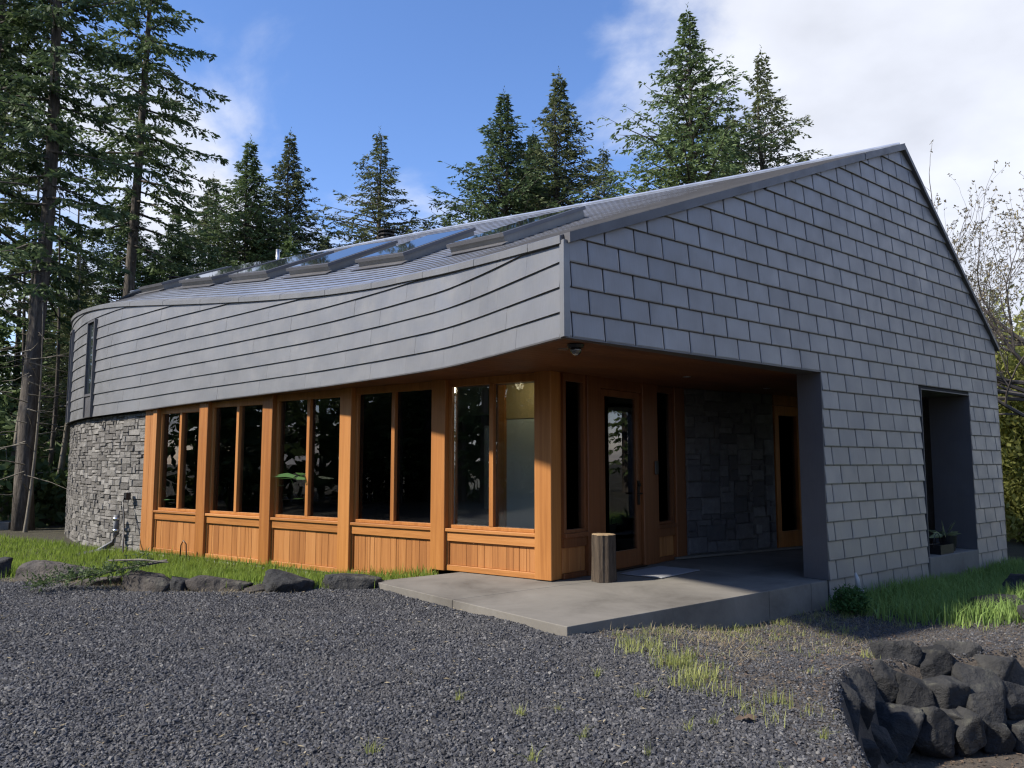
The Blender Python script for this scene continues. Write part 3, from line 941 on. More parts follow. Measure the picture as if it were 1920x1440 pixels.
fbox(wp, 6.6, 8.0, -.01, 2.63, -4.2, -4.05).build("inner_wall", M["plaster"], house)
# cupboard by the entry, with a lamp-lit board above it
fbox(wp, .25, 1.67, .0, 2.10, -1.75, -1.35).build("closet_panel", M["green_panel"], house)
fbox(wp, .25, 1.67, 2.11, 2.63, -1.72, -1.34).build("closet_board", M["warm_board"], house)
fbox(wp, 1.675, 1.83, .0, 2.63, -1.76, -1.30).build("closet_trim", M["cedar"], house)
mat("lamp_glow", (1, .8, .5), .5)
p_ = M["lamp_glow"].node_tree.nodes["Principled BSDF"]; p_.inputs["Emission Color"].default_value = (1, .72, .38, 1); p_.inputs["Emission Strength"].default_value = 1.5
lp = wp(1.1, 2.628, -.85)
q = MB(); q.tube([lp, lp + [0, 0, .01]], .05, 16); q.build("ceiling_lamp", M["lamp_glow"], house)
ld = bpy.data.lights.new("ceiling_lamp_light", 'POINT'); ld.energy = 1.8; ld.color = (1, .86, .60); ld.shadow_soft_size = .06
lo = bpy.data.objects.new("ceiling_lamp_light", ld); col.objects.link(lo); lo.location = tuple(lp - [0, 0, .08])
# right-hand end wall of the house
fbox(lambda s, z, o: gp(WID - .02 - o, z, -s), .02, 3.2, -.5, EAVE_R - .05, 0, .15).build("end_wall", M["shingle"], house)
# ------------------------------------------------------------------ porch slab
slab = empty("porch_slab", tuple(gp(1.5, 0)))
tag(slab, "grey concrete porch slab with control joints at the front corner", "slab", kind="structure")
def sp(s, d, z): q = C0 + GD * s + GI * d; return np.array([q[0], q[1], z])
for (s0, s1, d0, d1, z1) in ((.0, 3.14, 0, 1.78, 0), (.0, 3.14, 1.786, 3.49, 0), (3.148, 4.03, 0, 4.2, 0), (4.038, O1 + .001, 0, 4.2, 0), (O1 + .003, 9.6, .31, 4.4, -.002), (1.9, 3.14, 3.494, 5.2, 0)):
    q = MB(); q.prism([sp(s0, d0, -.55), sp(s1, d0, -.55), sp(s1, d1, -.55), sp(s0, d1, -.55)], (0, 0, .55 + z1)); bevel(q.build("slab_panel", M["concrete"], slab), .007, 2)
q = MB(); q.prism([sp(O2A + .004, -.035, -.36), sp(O2B - .004, -.035, -.36), sp(O2B - .004, .62, -.36), sp(O2A + .004, .62, -.36)], (0, 0, .43)); bevel(q.build("sill_block", M["concrete"], slab), .008, 2)

# ------------------------------------------------------------------ ground
EDGE = np.array([(1.62, -4), (1.66, 2.5), (1.84, 4.2), (2.02, 4.9), (2.2, 5.5), (2.5, 6.2), (3.0, 6.95), (3.5, 7.18), (4.0, 7.28), (4.7, 7.28), (5.6, 7.35), (7.0, 7.6), (10, 8.2), (30, 12)])
def smooth(a, b, x):
    t_ = np.clip((x - a) / (b - a), 0, 1); return t_ * t_ * (3 - 2 * t_)
def hash_noise(x, y, f, seed=0):
    """smooth value noise"""
    x = x * f + seed * 17.3; y = y * f + seed * 5.1
    xi, yi = np.floor(x), np.floor(y); xf, yf = x - xi, y - yi
    h = lambda a, b: np.modf(np.abs(np.sin(a * 127.1 + b * 311.7 + seed * 7.7) * 43758.5453))[0]
    u, v_ = xf * xf * (3 - 2 * xf), yf * yf * (3 - 2 * yf)
    return (h(xi, yi) * (1 - u) + h(xi + 1, yi) * u) * (1 - v_) + (h(xi, yi + 1) * (1 - u) + h(xi + 1, yi + 1) * u) * v_
def edge_d(x, y):
    """signed distance to the edge of the boulder wall, positive on the low side"""
    x = np.asarray(x, float); y = np.asarray(y, float)
    best = np.full(x.shape, 1e9); sgn = np.ones(x.shape)
    for a, b in zip(EDGE[:-1], EDGE[1:]):
        d = b - a; L = d @ d
        t_ = np.clip(((x - a[0]) * d[0] + (y - a[1]) * d[1]) / L, 0, 1)
        dx, dy = x - a[0] - t_ * d[0], y - a[1] - t_ * d[1]
        dist = np.hypot(dx, dy); cr = d[0] * (y - a[1]) - d[1] * (x - a[0])
        m_ = dist < best
        best = np.where(m_, dist, best); sgn = np.where(m_, np.where(cr < 0, 1, -1), sgn)
    return best * sgn
def gs(x, y):  # gable coordinates
    return (x - C0[0]) * GD[0] + (y - C0[1]) * GD[1], (x - C0[0]) * GN[0] + (y - C0[1]) * GN[1]
def wsd(x, y): # window wall coordinates
    return (x - WA[0]) * WD[0] + (y - WA[1]) * WD[1], (x - WA[0]) * WN[0] + (y - WA[1]) * WN[1]
def border_y(x):
    return np.interp(x, [-40, -9, -7, -5.8, -4.6, -3.6, -2.6, -1.9, -1.6], [11.5, 11.2, 10.6, 10.45, 9.95, 9.72, 9.70, 9.85, 9.95])
def lawn_mask(x, y):
    return smooth(-.12, .15, y - border_y(x)) * (x < -1.2 + .0 * y)
def ground_z(x, y):
    x = np.asarray(x, float); y = np.asarray(y, float)
    z = np.full(x.shape, -.085)
    z = z - .02 * smooth(6, 3, y)
    # towards the gable the ground falls away along the slab
    s_, o_ = gs(x, y)
    fall = smooth(.2, 3.2, s_) * smooth(-3.5, -.2, s_ + 0 * o_)
    z = z - .24 * smooth(.3, 3.0, s_) * smooth(3.2, .6, np.abs(o_))
    z = z - .10 * smooth(1.2, 3.5, x) * smooth(9.5, 7.5, y)
    # lawn sinks towards the house
    l = smooth(.0, 2.6, y - border_y(x)) * smooth(-1.0, -2.0, x)
    z = z - .17 * l
    z = z + .05 * smooth(0, .4, y - border_y(x)) * smooth(.9, .4, y - border_y(x)) * smooth(-1.5, -2.0, x)
    # beyond: gentle relief
    far = smooth(14, 30, np.hypot(x, y))
    z = z - .12 * far + (hash_noise(x, y, .09, 3) - .5) * 1.2 * smooth(26, 60, np.hypot(x, y))
    e = edge_d(x, y)
    z = z - .72 * smooth(-.04, .26, e) - .15 * smooth(.4, 4, e)
    z = z + (hash_noise(x, y, 1.3, 1) - .5) * .035 + (hash_noise(x, y, 4.1, 2) - .5) * .018
    return z
def axis(a, b, step, far, grow=1.22):
    mid = list(np.arange(a, b + 1e-6, step)); lo, hi = [a], [b]; d = step
    while lo[-1] > -far: d *= grow; lo.append(lo[-1] - d)
    d = step
    while hi[-1] < far: d *= grow; hi.append(hi[-1] + d)
    return np.array(lo[:0:-1] + mid + hi[1:])
gx, gy = axis(-9, 9, .09, 900), axis(1.5, 16, .09, 900)
X, Y = np.meshgrid(gx, gy, indexing='ij'); Z = ground_z(X, Y)
# keep the sheet below the floors inside the house
s_, o_ = gs(X, Y); sw, ow = wsd(X, Y)
inside = ((s_ > .15) & (s_ < 10.0) & (o_ < -.15) & (o_ > -9)) | ((sw > .1) & (sw < 9.2) & (ow < -.25) & (ow > -7.3))
Z = np.where(inside, np.minimum(Z, -.5), Z)
nx, ny = X.shape
V = np.stack([X.ravel(), Y.ravel(), Z.ravel()], 1)
I = np.arange(nx * ny).reshape(nx, ny)
F = np.stack([I[:-1, :-1].ravel(), I[1:, :-1].ravel(), I[1:, 1:].ravel(), I[:-1, 1:].ravel()], 1)
m = mat("ground", (.07, .07, .07), .95); t = NT(m); v = t.coords()
at = t.n("ShaderNodeAttribute", attribute_name="soil"); sx = t.n("ShaderNodeSeparateColor"); t.link(at.outputs["Color"], sx.inputs[0])
g1 = t.noise(v, 55, 5, .7); g2 = t.noise(v, 7, 5, .6)
gravel_c = t.ramp(g1, [(.3, (.012, .0125, .015)), (.55, (.028, .029, .034)), (.8, (.06, .061, .067))])
dirt_c = t.ramp(t.math('ADD', t.math('MULTIPLY', g1, .6), t.math('MULTIPLY', g2, .4)), [(.32, (.035, .028, .022)), (.5, (.085, .068, .052)), (.72, (.17, .14, .105))])
lawn_c = t.ramp(g2, [(.3, (.03, .05, .012)), (.6, (.05, .085, .02)), (.85, (.09, .11, .035))])
forest_c = t.ramp(g2, [(.3, (.025, .022, .014)), (.6, (.05, .045, .025)), (.85, (.05, .06, .025))])
c = t.mixc(sx.outputs[0], gravel_c, dirt_c); c = t.mixc(sx.outputs[1], c, lawn_c); c = t.mixc(sx.outputs[2], c, forest_c)
t.color(c); t.bump(g1, .8, .03)
ground = np_mesh("ground", V, F, M["ground"], None, True)
def dirt_line(y):   # x where the gravel turns to weedy dirt, right of the slab corner
    return np.interp(y, [2.5, 4.0, 5.0, 5.8, 6.6, 7.15], [1.45, 1.62, 1.66, 1.40, 1.05, .70])
xx, yy = V[:, 0], V[:, 1]
nz = (hash_noise(xx, yy, 1.6, 9) - .5) * .7
dm = smooth(-.25, .25, xx - dirt_line(yy) + nz * .5) * (yy > 0)
dm = np.maximum(dm, smooth(-.1, .3, edge_d(xx, yy)))
lm = smooth(-.10, .18, yy - border_y(xx) + nz * .15) * (xx < -1.0)
so, oo = gs(xx, yy)
lm = np.maximum(lm, smooth(4.2, 5.2, so + nz) * smooth(2.6, 1.9, oo + nz) * (oo > -1))
fm = smooth(13, 17, np.hypot(xx, yy) + nz * 4 - 3 * (yy > 14) * 0)
soil = np.stack([dm, lm, fm, np.ones_like(dm)], 1).astype(np.float32)
ca = ground.data.color_attributes.new("soil", 'FLOAT_COLOR', 'POINT'); ca.data.foreach_set("color", soil.ravel())
tag(ground, kind="structure")

# ------------------------------------------------------------------ gravel: loose crushed basalt
m = mat("gravel_stone", (.08, .08, .09), .75); t = NT(m)
gpos = t.n("ShaderNodeNewGeometry").outputs["Position"]
t.color(t.mixc(t.maprange(t.noise(gpos, .9, 6, .65), .42, .72, 0, .55), t.ramp(t.rnd(), [(0, (.014, .0142, .017)), (.3, (.032, .032, .036)), (.7, (.056, .056, .061)), (.92, (.095, .095, .10)), (1, (.19, .18, .165))]), (.080, .075, .070)))
def points_object(name, P, S, rot_seed, variants, mt, flat=.62):
    me = bpy.data.meshes.new(name); me.vertices.add(len(P)); me.vertices.foreach_set("co", np.asarray(P, np.float32).ravel())
    a = me.attributes.new("sc", 'FLOAT', 'POINT'); a.data.foreach_set("value", np.asarray(S, np.float32))
    o = bpy.data.objects.new(name, me); col.objects.link(o)
    ng = bpy.data.node_groups.new(name + "_scatter", 'GeometryNodeTree')
    ng.interface.new_socket("Geometry", in_out='INPUT', socket_type='NodeSocketGeometry'); ng.interface.new_socket("Geometry", in_out='OUTPUT', socket_type='NodeSocketGeometry')
    N_ = ng.nodes; Lk = ng.links
    gi, go = N_.new("NodeGroupInput"), N_.new("NodeGroupOutput")
    m2p = N_.new("GeometryNodeMeshToPoints"); Lk.new(gi.outputs[0], m2p.inputs[0])
    iop = N_.new("GeometryNodeInstanceOnPoints"); Lk.new(m2p.outputs[0], iop.inputs["Points"])
    g2i = N_.new("GeometryNodeGeometryToInstance")
    for k_ in range(variants):
        ico = N_.new("GeometryNodeMeshIcoSphere"); ico.inputs["Radius"].default_value = 1.0; ico.inputs["Subdivisions"].default_value = 1
        setp = N_.new("GeometryNodeSetPosition"); nt_ = N_.new("ShaderNodeTexNoise"); nt_.noise_dimensions = '4D'; nt_.inputs["W"].default_value = k_ * 3.7; nt_.inputs["Scale"].default_value = 1.6
        sub = N_.new("ShaderNodeVectorMath"); sub.operation = 'SUBTRACT'; sub.inputs[1].default_value = (.5, .5, .5)
        scl = N_.new("ShaderNodeVectorMath"); scl.operation = 'SCALE'; scl.inputs["Scale"].default_value = 2.3
        Lk.new(nt_.outputs["Color"], sub.inputs[0]); Lk.new(sub.outputs[0], scl.inputs[0]); Lk.new(scl.outputs[0], setp.inputs["Offset"]); Lk.new(ico.outputs[0], setp.inputs["Geometry"])
        tr = N_.new("GeometryNodeTransform"); tr.inputs["Scale"].default_value = (1.0, .78, flat); Lk.new(setp.outputs[0], tr.inputs["Geometry"])
        fl_ = N_.new("GeometryNodeSetShadeSmooth"); fl_.inputs["Shade Smooth"].default_value = False; Lk.new(tr.outputs[0], fl_.inputs[0])
        sm_ = N_.new("GeometryNodeSetMaterial"); sm_.inputs["Material"].default_value = mt; Lk.new(fl_.outputs[0], sm_.inputs[0])
        Lk.new(sm_.outputs[0], g2i.inputs[0])
    Lk.new(g2i.outputs[0], iop.inputs["Instance"]); iop.inputs["Pick Instance"].default_value = True
    rv = N_.new("FunctionNodeRandomValue"); rv.data_type = 'FLOAT_VECTOR'; rv.inputs[0].default_value = (-.7, -.7, 0); rv.inputs[1].default_value = (.7, .7, 6.28); rv.inputs["Seed"].default_value = rot_seed
    Lk.new(rv.outputs[0], iop.inputs["Rotation"])
    ri = N_.new("FunctionNodeRandomValue"); ri.data_type = 'INT'
    for s in ri.inputs:
        if s.type == 'INT' and s.name == 'Max': s.default_value = variants - 1
        if s.type == 'INT' and s.name == 'Min': s.default_value = 0
    Lk.new([s for s in ri.outputs if s.type == 'INT'][0], iop.inputs["Instance Index"])
    na = N_.new("GeometryNodeInputNamedAttribute"); na.data_type = 'FLOAT'; na.inputs["Name"].default_value = "sc"
    Lk.new(na.outputs["Attribute"], iop.inputs["Scale"])
    Lk.new(iop.outputs[0], go.inputs[0])
    md = o.modifiers.new("scatter", 'NODES'); md.node_group = ng
    me.materials.append(mt)
    return o
def scatter(n, x0, x1, y0, y1):
    return rng.uniform(x0, x1, n), rng.uniform(y0, y1, n)
def in_view(x, y, pad=.9): return np.abs(x) < .68 * y + pad
def on_slab(x, y, pad=0.0):
    s_, o_ = gs(x, y); return (s_ > -pad) & (o_ < pad) & (o_ > -3.49 - pad)
px_, py_ = scatter(540000, -8.5, 5.8, 2.6, 10.9)
dens = np.interp(py_, [2.6, 6, 10.9], [1.0, .9, .72])
ed = edge_d(px_, py_)
keep = in_view(px_, py_) & (rng.random(len(px_)) < dens) & (py_ < border_y(px_) + .10 * rng.standard_normal(len(px_))) & ~on_slab(px_, py_, .01) & (ed < .02)
dirt = smooth(-.25, .3, px_ - dirt_line(py_) + (hash_noise(px_, py_, 1.6, 9) - .5) * .5)
keep &= rng.random(len(px_)) < 1 - .38 * dirt
px_, py_, dirt = px_[keep], py_[keep], dirt[keep]
S = (.0078 + .0062 * rng.random(len(px_)) ** 1.5 + .010 * (rng.random(len(px_)) ** 9)) * (1 - .25 * dirt)
gravel = points_object("gravel", np.stack([px_, py_, ground_z(px_, py_) + S * .25], 1), S, 5, 5, M["gravel_stone"])
tag(gravel, "loose dark grey crushed gravel covering the drive", "gravel", kind="stuff")
# ------------------------------------------------------------------ vegetation
def leaf_mat(name, dark, light, trans=.25, scale=1.2, rough=.65):
    m = bpy.data.materials.new(name); m.use_nodes = True; t = NT(m)
    v = t.coords((1, 1, 1)); f = t.noise(v, scale, 4, .6)
    f = t.math('ADD', t.math('MULTIPLY', f, .8), t.math('MULTIPLY', t.rnd(), .2))
    c = t.ramp(f, [(.3, dark), (.68, light)])
    t.color(c); t.p.inputs["Roughness"].default_value = rough; t.p.inputs["Specular IOR Level"].default_value = .25
    tl = t.n("ShaderNodeBsdfTranslucent"); t.link(c, tl.inputs[0])
    mx = t.n("ShaderNodeMixShader"); mx.inputs[0].default_value = trans
    out = [n for n in t.t.nodes if n.type == 'OUTPUT_MATERIAL'][0]
    t.link(t.p.outputs[0], mx.inputs[1]); t.link(tl.outputs[0], mx.inputs[2]); t.link(mx.outputs[0], out.inputs[0])
    M[name] = m; return m
leaf_mat("fir_needles", (.042, .070, .032), (.135, .19, .070), .3, .9)
leaf_mat("fir_needles_olive", (.055, .072, .030), (.15, .175, .075), .3, .9)
leaf_mat("grass", (.12, .19, .028), (.25, .335, .06), .5, 3.0)
leaf_mat("shade_grass", (.15, .24, .06), (.28, .39, .11), .35, 3.0)
leaf_mat("dry_grass", (.24, .19, .11), (.50, .42, .27), .3, 4.0)
leaf_mat("weed", (.20, .23, .06), (.38, .40, .14), .35, 3.0)
leaf_mat("yellow_leaf", (.26, .28, .07), (.52, .52, .18), .5, 2.5)
leaf_mat("bush_leaf", (.03, .075, .02), (.08, .16, .04), .3, 9.0)
leaf_mat("litter", (.06, .042, .03), (.20, .145, .105), .1, 15.0, .9)
m = mat("bark", (.10, .085, .07), .95); t = NT(m); v = t.coords((9, 9, 1.6)); f = t.noise(v, 1.6, 6, .65)
t.color(t.ramp(f, [(.3, (.035, .028, .022)), (.55, (.10, .085, .07)), (.78, (.20, .18, .155))])); t.bump(f, .8, .05)
m = mat("pale_bark", (.2, .18, .15), .95); t = NT(m); v = t.coords((9, 9, 2)); f = t.noise(v, 1.6, 6, .65)
t.color(t.ramp(f, [(.3, (.10, .085, .065)), (.55, (.19, .17, .135)), (.78, (.32, .29, .24))])); t.bump(f, .6, .03)
mat("twig", (.105, .09, .08), .9)

def conifer_crown(h, cb, rmax, seed, nb, twigs=9, leafs=8, size=.17, droop=.55, full=.42, top_up=.6):
    """needle sprays as small pointed faces spread through the crown; local coordinates, base at the origin"""
    r = np.random.default_rng(seed)
    Vs = []; stems = []
    for b in range(nb):
        t_ = (b + r.random()) / nb
        t_ = t_ ** .80
        z = cb + (h - cb) * t_
        prof = min(1.0, ((1 - t_) / full) ** 1.12) * (.72 + .28 * min(1, t_ / .12 + .35))
        L = max(.20, rmax * prof * r.uniform(.45, 1.22))
        az = b * 2.39996 + r.normal(0, .35)
        el0 = (top_up * t_ ** 1.6 - .10 * (1 - t_)) + r.normal(0, .08)
        n = 7
        q = np.linspace(0, 1, n)
        hx = L * q * math.cos(el0)
        hz = L * (q * math.sin(el0) - droop * .42 * (1 - t_) * q ** 1.6 + .16 * (1 - t_) * q ** 4)
        d = np.array([math.cos(az), math.sin(az), 0]); sd = np.array([-d[1], d[0], 0])
        ax = d[None, :] * hx[:, None]; ax[:, 2] = hz + z
        stems.append((ax, L))
        nt = max(3, int(twigs * (L / rmax) ** .6 + 2))
        for side in (-1, 1):
            qq = np.sort(r.uniform(.12, 1.0, nt))
            for qv in qq:
                p = np.array([np.interp(qv, q, ax[:, j]) for j in range(3)])
                tl = (.10 + .40 * L * (1 - qv) ** .75 * min(1, qv * 2.6 + .2)) * r.uniform(.6, 1.2)
                tl = min(tl, 1.15)
                dirv = d * r.uniform(.45, .85) + sd * side * r.uniform(.55, .95) + np.array([0, 0, -.30 * (1 - t_) - .12 + r.normal(0, .16)])
                dirv /= np.linalg.norm(dirv)
                nl = max(3, int(leafs * (tl / .5) ** .8 + 1))
                a = (np.arange(nl) + r.random(nl)) / nl
                base = p + dirv * (tl * a)[:, None] + np.array([0, 0, -1]) * (.10 * tl * a ** 2)[:, None]
                perp = np.cross(dirv, [0, 0, 1.0]); perp /= np.linalg.norm(perp) + 1e-6
                sg = np.where(np.arange(nl) % 2 == 0, 1, -1)[:, None]
                ld = dirv * .75 + perp * sg * r.uniform(.25, .9, (nl, 1)) + r.normal(0, .32, (nl, 3)); ld[:, 2] -= .18
                ld /= np.linalg.norm(ld, axis=1)[:, None]
                ln = size * r.uniform(.6, 1.25, (nl, 1))
                wd = np.cross(ld, r.normal(0, 1, (nl, 3))); wd /= np.linalg.norm(wd, axis=1)[:, None] + 1e-6
                tip = base + ld * ln; midp = base + ld * ln * .45
                Vs.append(np.stack([base, midp + wd * ln * .20, tip, midp - wd * ln * .20], 1).reshape(-1, 3))
        # tip spray
    for k in range(26):
        z = h - .9 + 1.5 * (k / 26); a = k * 2.4; d = np.array([math.cos(a) * .55, math.sin(a) * .55, .75]); w_ = np.array([-d[1], d[0], 0]); p = np.array([0, 0, z]); s_ = size * (1.5 - k / 30)
        Vs.append(np.stack([p, p + d * s_ * .5 + w_ * s_ * .22, p + d * s_, p + d * s_ * .5 - w_ * s_ * .22]))
    V = np.concatenate(Vs); F = np.arange(len(V)).reshape(-1, 4)
    return V, F, stems
def trunk_mesh(h, r0, stems, seed, name, lean=0.0, dead=0, dead_lo=1.0, dead_hi=6.0, mt="bark", branch_min=.5):
    rr = random.Random(seed); q = MB()
    zs = np.linspace(-.6, h, 14)
    q.tube([(lean * math.sin(z * .25) * .15, lean * .1 * math.sin(z * .4 + 1), z) for z in zs], [max(.012, r0 * (1 - max(z, 0) / h) ** .8 * (1.25 if z < .3 else 1)) for z in zs], 10)
    for ax, L in stems:
        if L > branch_min: q.tube([ax[0], ax[2], ax[4], ax[6]], [.010 + .013 * L, .008 + .009 * L, .006 + .004 * L, .004], 4, False)
    for i in range(dead):
        z = rr.uniform(dead_lo, dead_hi); a = rr.uniform(0, 6.28); L = rr.uniform(.4, 1.6)
        p = np.array([0, 0, z]); d = np.array([math.cos(a), math.sin(a), rr.uniform(-.3, .25)])
        q.tube([p, p + d * L * .5 + [0, 0, -.05 * L], p + d * L + [0, 0, rr.uniform(-.25, .1) * L]], [.018, .011, .004], 4, False)
    me = bpy.data.meshes.new(name); me.from_pydata(q.v, [], q.f); me.materials.append(M[mt])
    me.polygons.foreach_set("use_smooth", [True] * len(me.polygons)); return me
def crown_mesh(V, F, name, mt):
    o = np_mesh(name, V, F, M[mt]); me = o.data; bpy.data.objects.remove(o); return me
def tree(name, label, cat, loc, crown, trunk, sc=1.0, rz=0.0, group=None, sxy=None):
    e = empty(name, loc, rz); sxy = sxy or sc
    e.scale = (sxy, sxy, sc)
    tag(e, label, cat, group)
    for nm, me in (("crown", crown), ("trunk", trunk)):
        if me is None: continue
        o = bpy.data.objects.new(nm, me); col.objects.link(o); o.parent = e
    return e
protos = []
for i, (h, cb, rm, nb, tw, lf, sz_, dr, mt) in enumerate([
        (20, 1.5, 3.7, 380, 9, 8, .19, .60, "fir_needles"), (20, 2.5, 3.2, 330, 9, 8, .18, .9, "fir_needles_olive"),
        (20, 1.0, 4.2, 340, 9, 8, .19, .35, "fir_needles"), (20, 3.0, 3.4, 220, 8, 8, .17, .45, "fir_needles_olive")]):
    V, F, stems = conifer_crown(h, cb, rm, 100 + i, nb, tw, lf, sz_, dr)
    protos.append((crown_mesh(V, F, "fir_crown", mt), trunk_mesh(h, .24, stems, i, "fir_trunk", 1.0), len(F)))
GRP = "fir trees rising behind the house"
def gzf(x, y): return float(ground_z(np.array([x]), np.array([y]))[0])
def fir(px, ytop, D, proto, rz, label, wid=1.0, group=GRP):
    X_ = (px - 960) / 1480 * (D * .995 + .1 * (868 - ytop) / 1487 * D); H = 1.45 + (868 - ytop) / 1487 * D * (1 + .1 * (868 - ytop) / 1487) + .25
    sc = H / 20
    return tree("fir_tree", label, "tree", (X_, D, gzf(X_, D) - .1), protos[proto][0], protos[proto][1], sc, rz, group, sc * wid * 1.22)
fir(470, 262, 36, 0, .3, "bushy fir left of the spiky fir, behind the fourth skylight", 1.0)
fir(545, 250, 38, 1, 1.9, "slim spiky fir right of the bushy fir, over the middle of the curved roof", .95)
fir(712, 250, 37, 3, 2.6, "lone open-branched fir standing apart in the gap behind the roof vent", 1.12)
fir(945, 186, 39, 2, 4.0, "wide dark fir with upswept branches, left of the pair above the roof", 1.0)
fir(1048, 152, 41, 1, .8, "dense fir with drooping sprays, right of the pair above the roof", 1.02)
fir(1132, 285, 44, 3, 5.2, "small fir tip between the dense pair and the tallest fir", .85)
fir(1290, 32, 35, 2, 2.2, "tallest broad fir rising above the ridge of the roof", .93)
fir(1428, 106, 38, 3, .2, "thin open fir just right of the tallest fir", .95)
fir(838, 405, 46, 0, 1.2, "low fir tip peeping over the roof beside the wide dark fir", .9)
fir(1000, 260, 52, 0, 3.3, "fir filling the gap behind the pair above the roof", 1.0)
fir(1370, 215, 47, 1, 3.9, "fir half hidden between the tallest fir and the thin open fir", .9)
fir(610, 430, 50, 0, 2.0, "short fir behind the gap between the spiky fir and the lone fir", 1.1)
fir(400, 330, 42, 1, 4.4, "fir behind and left of the bushy fir", 1.1)
fir(245, 345, 33, 0, 5.0, "young fir behind the tall bare-stemmed fir beside the stone wall", .9)
fir(330, 385, 35, 2, .9, "broad young fir over the left end of the roof", .9)
fir(155, 470, 30, 1, 2.9, "young fir between the two tall left trunks", 1.0)
fir(1862, 545, 40, 3, 1.1, "pale fir behind the bare tree at the right edge", 1.0)
fir(1935, 560, 44, 1, 2.1, "dark fir at the right edge behind the yellow bush", 1.1)
# tall foreground trees at the left
def tall(px, ybase_D, H, cb, rm, nb, seed, lab, r0, dead, mt="fir_needles", tw=12):
    V, F, stems = conifer_crown(H, cb, rm, seed, nb, tw, 9, .20, 1.0, .55, .45)
    X_ = (px - 960) / 1480 * ybase_D
    return tree("tall_fir", lab, "tree", (X_, ybase_D, gzf(X_, ybase_D)), crown_mesh(V, F, "tall_crown", mt), trunk_mesh(H, r0, stems, seed, "tall_trunk", 1.2, dead, 1.0, cb + 1), 1.0, seed * .7)
tall(62, 21.5, 24, 6.2, 2.9, 120, 201, "tall fir with thick bare lower trunk left of the stone wall", .25, 26)
tall(236, 27.0, 23, 9.0, 2.7, 110, 202, "tall leaning-branched fir with dark trunk behind the left end of the house", .25, 10)
tall(-62, 22.0, 26, 6.0, 3.1, 140, 203, "dense tall fir cut off by the left edge", .28, 14)
tall(-40, 31.0, 25, 8.0, 3.0, 110, 204, "fir behind the dense tall fir at the left edge", .25, 8, "fir_needles_olive")
# slim bare trunks
def slim(px, D, H, r0, lean, lab, seed, mt="pale_bark"):
    X_ = (px - 960) / 1480 * D
    e = empty("bare_trunk", (X_, D, gzf(X_, D))); e.rotation_euler = (0, lean, 0)
    tag(e, lab, "trunk", "slim bare trunks in the wood at the left")
    o = bpy.data.objects.new("trunk", trunk_mesh(H, r0, [], seed, "slim_trunk", 2.0, 22, 1.0, H * .8, mt)); col.objects.link(o); o.parent = e
slim(6, 23, 13, .10, .055, "slim pale bare trunk leaning right at the left edge", 1)
slim(42, 26, 14, .09, .02, "thin dark trunk between the pale leaning trunk and the thick fir", 2, "bark")
slim(84, 24.5, 12, .08, .0, "thin trunk right behind the thick fir trunk", 3, "bark")
slim(100, 23.5, 9, .10, .045, "pale slanting trunk touching the stone wall", 4)
slim(52, 20.6, 6, .05, -.01, "thin stem hugging the left side of the thick fir trunk", 5)
slim(25, 33, 15, .11, .0, "dark trunk deep in the wood at the left edge", 6, "bark")
slim(120, 31, 15, .11, .01, "dark trunk deep in the wood by the stone wall", 7, "bark")

# the wood all round, read as one mass
def forest(name, label, spots, seed, mt="fir_needles"):
    r = np.random.default_rng(seed); VV = []; off = 0; q = MB()
    base = [conifer_crown(18, c_, 3.4, seed + k, 64, 5, 3, .55, .7) for k, c_ in ((0, 1.2), (1, 3.5), (2, 2.0))]
    for (x, y, h) in spots:
        V, F, stems = base[r.integers(3)]; a = r.uniform(0, 6.28); c_, s_ = math.cos(a), math.sin(a)
        k = h / 18; g = gzf(x, y)
        VV.append(np.stack([(V[:, 0] * c_ - V[:, 1] * s_) * k + x, (V[:, 0] * s_ + V[:, 1] * c_) * k + y, V[:, 2] * k + g], 1))
        q.tube([(x, y, g - .3), (x + r.normal(0, .1), y, g + h * .5), (x, y, g + h * .9)], [.2, .14, .03], 6, False)
    V = np.concatenate(VV); o = np_mesh(name, V, np.arange(len(V)).reshape(-1, 4), M[mt]); tag(o, label, "forest", kind="stuff")
    o2 = q.build(name + "_trunks", M["bark"]); o2.name = name + "_trunks"; tag(o2, "far dark trunks of the surrounding wood", "forest", kind="stuff")
sp_ = []
r = np.random.default_rng(77)
for i in range(80):                                    # behind the house and to the left
    a = r.uniform(-52, -14); d = r.uniform(34, 62); sp_.append((d * math.sin(R(a)), d * math.cos(R(a)), r.uniform(7, 13)))
for i in range(26):
    a = r.uniform(-14, 40); d = r.uniform(48, 70); sp_.append((d * math.sin(R(a)), d * math.cos(R(a)), r.uniform(10, 14)))
forest("distant_forest", "dark mass of firs filling the wood beyond the house", sp_, 300)
sp_ = []
for i in range(80):                                    # behind and beside the camera: seen in the panes
    a = r.uniform(55, 300); d = r.uniform(27, 46); sp_.append((d * math.sin(R(a)), d * math.cos(R(a)), r.uniform(15, 20) if a > 215 else r.uniform(8, 13)))
for i in range(75):
    a = r.uniform(225, 305); d = r.uniform(21, 36); sp_.append((d * math.sin(R(a)), d * math.cos(R(a)), r.uniform(6, 10)))
forest("facing_forest", "firs across the drive facing the windows", sp_, 310)
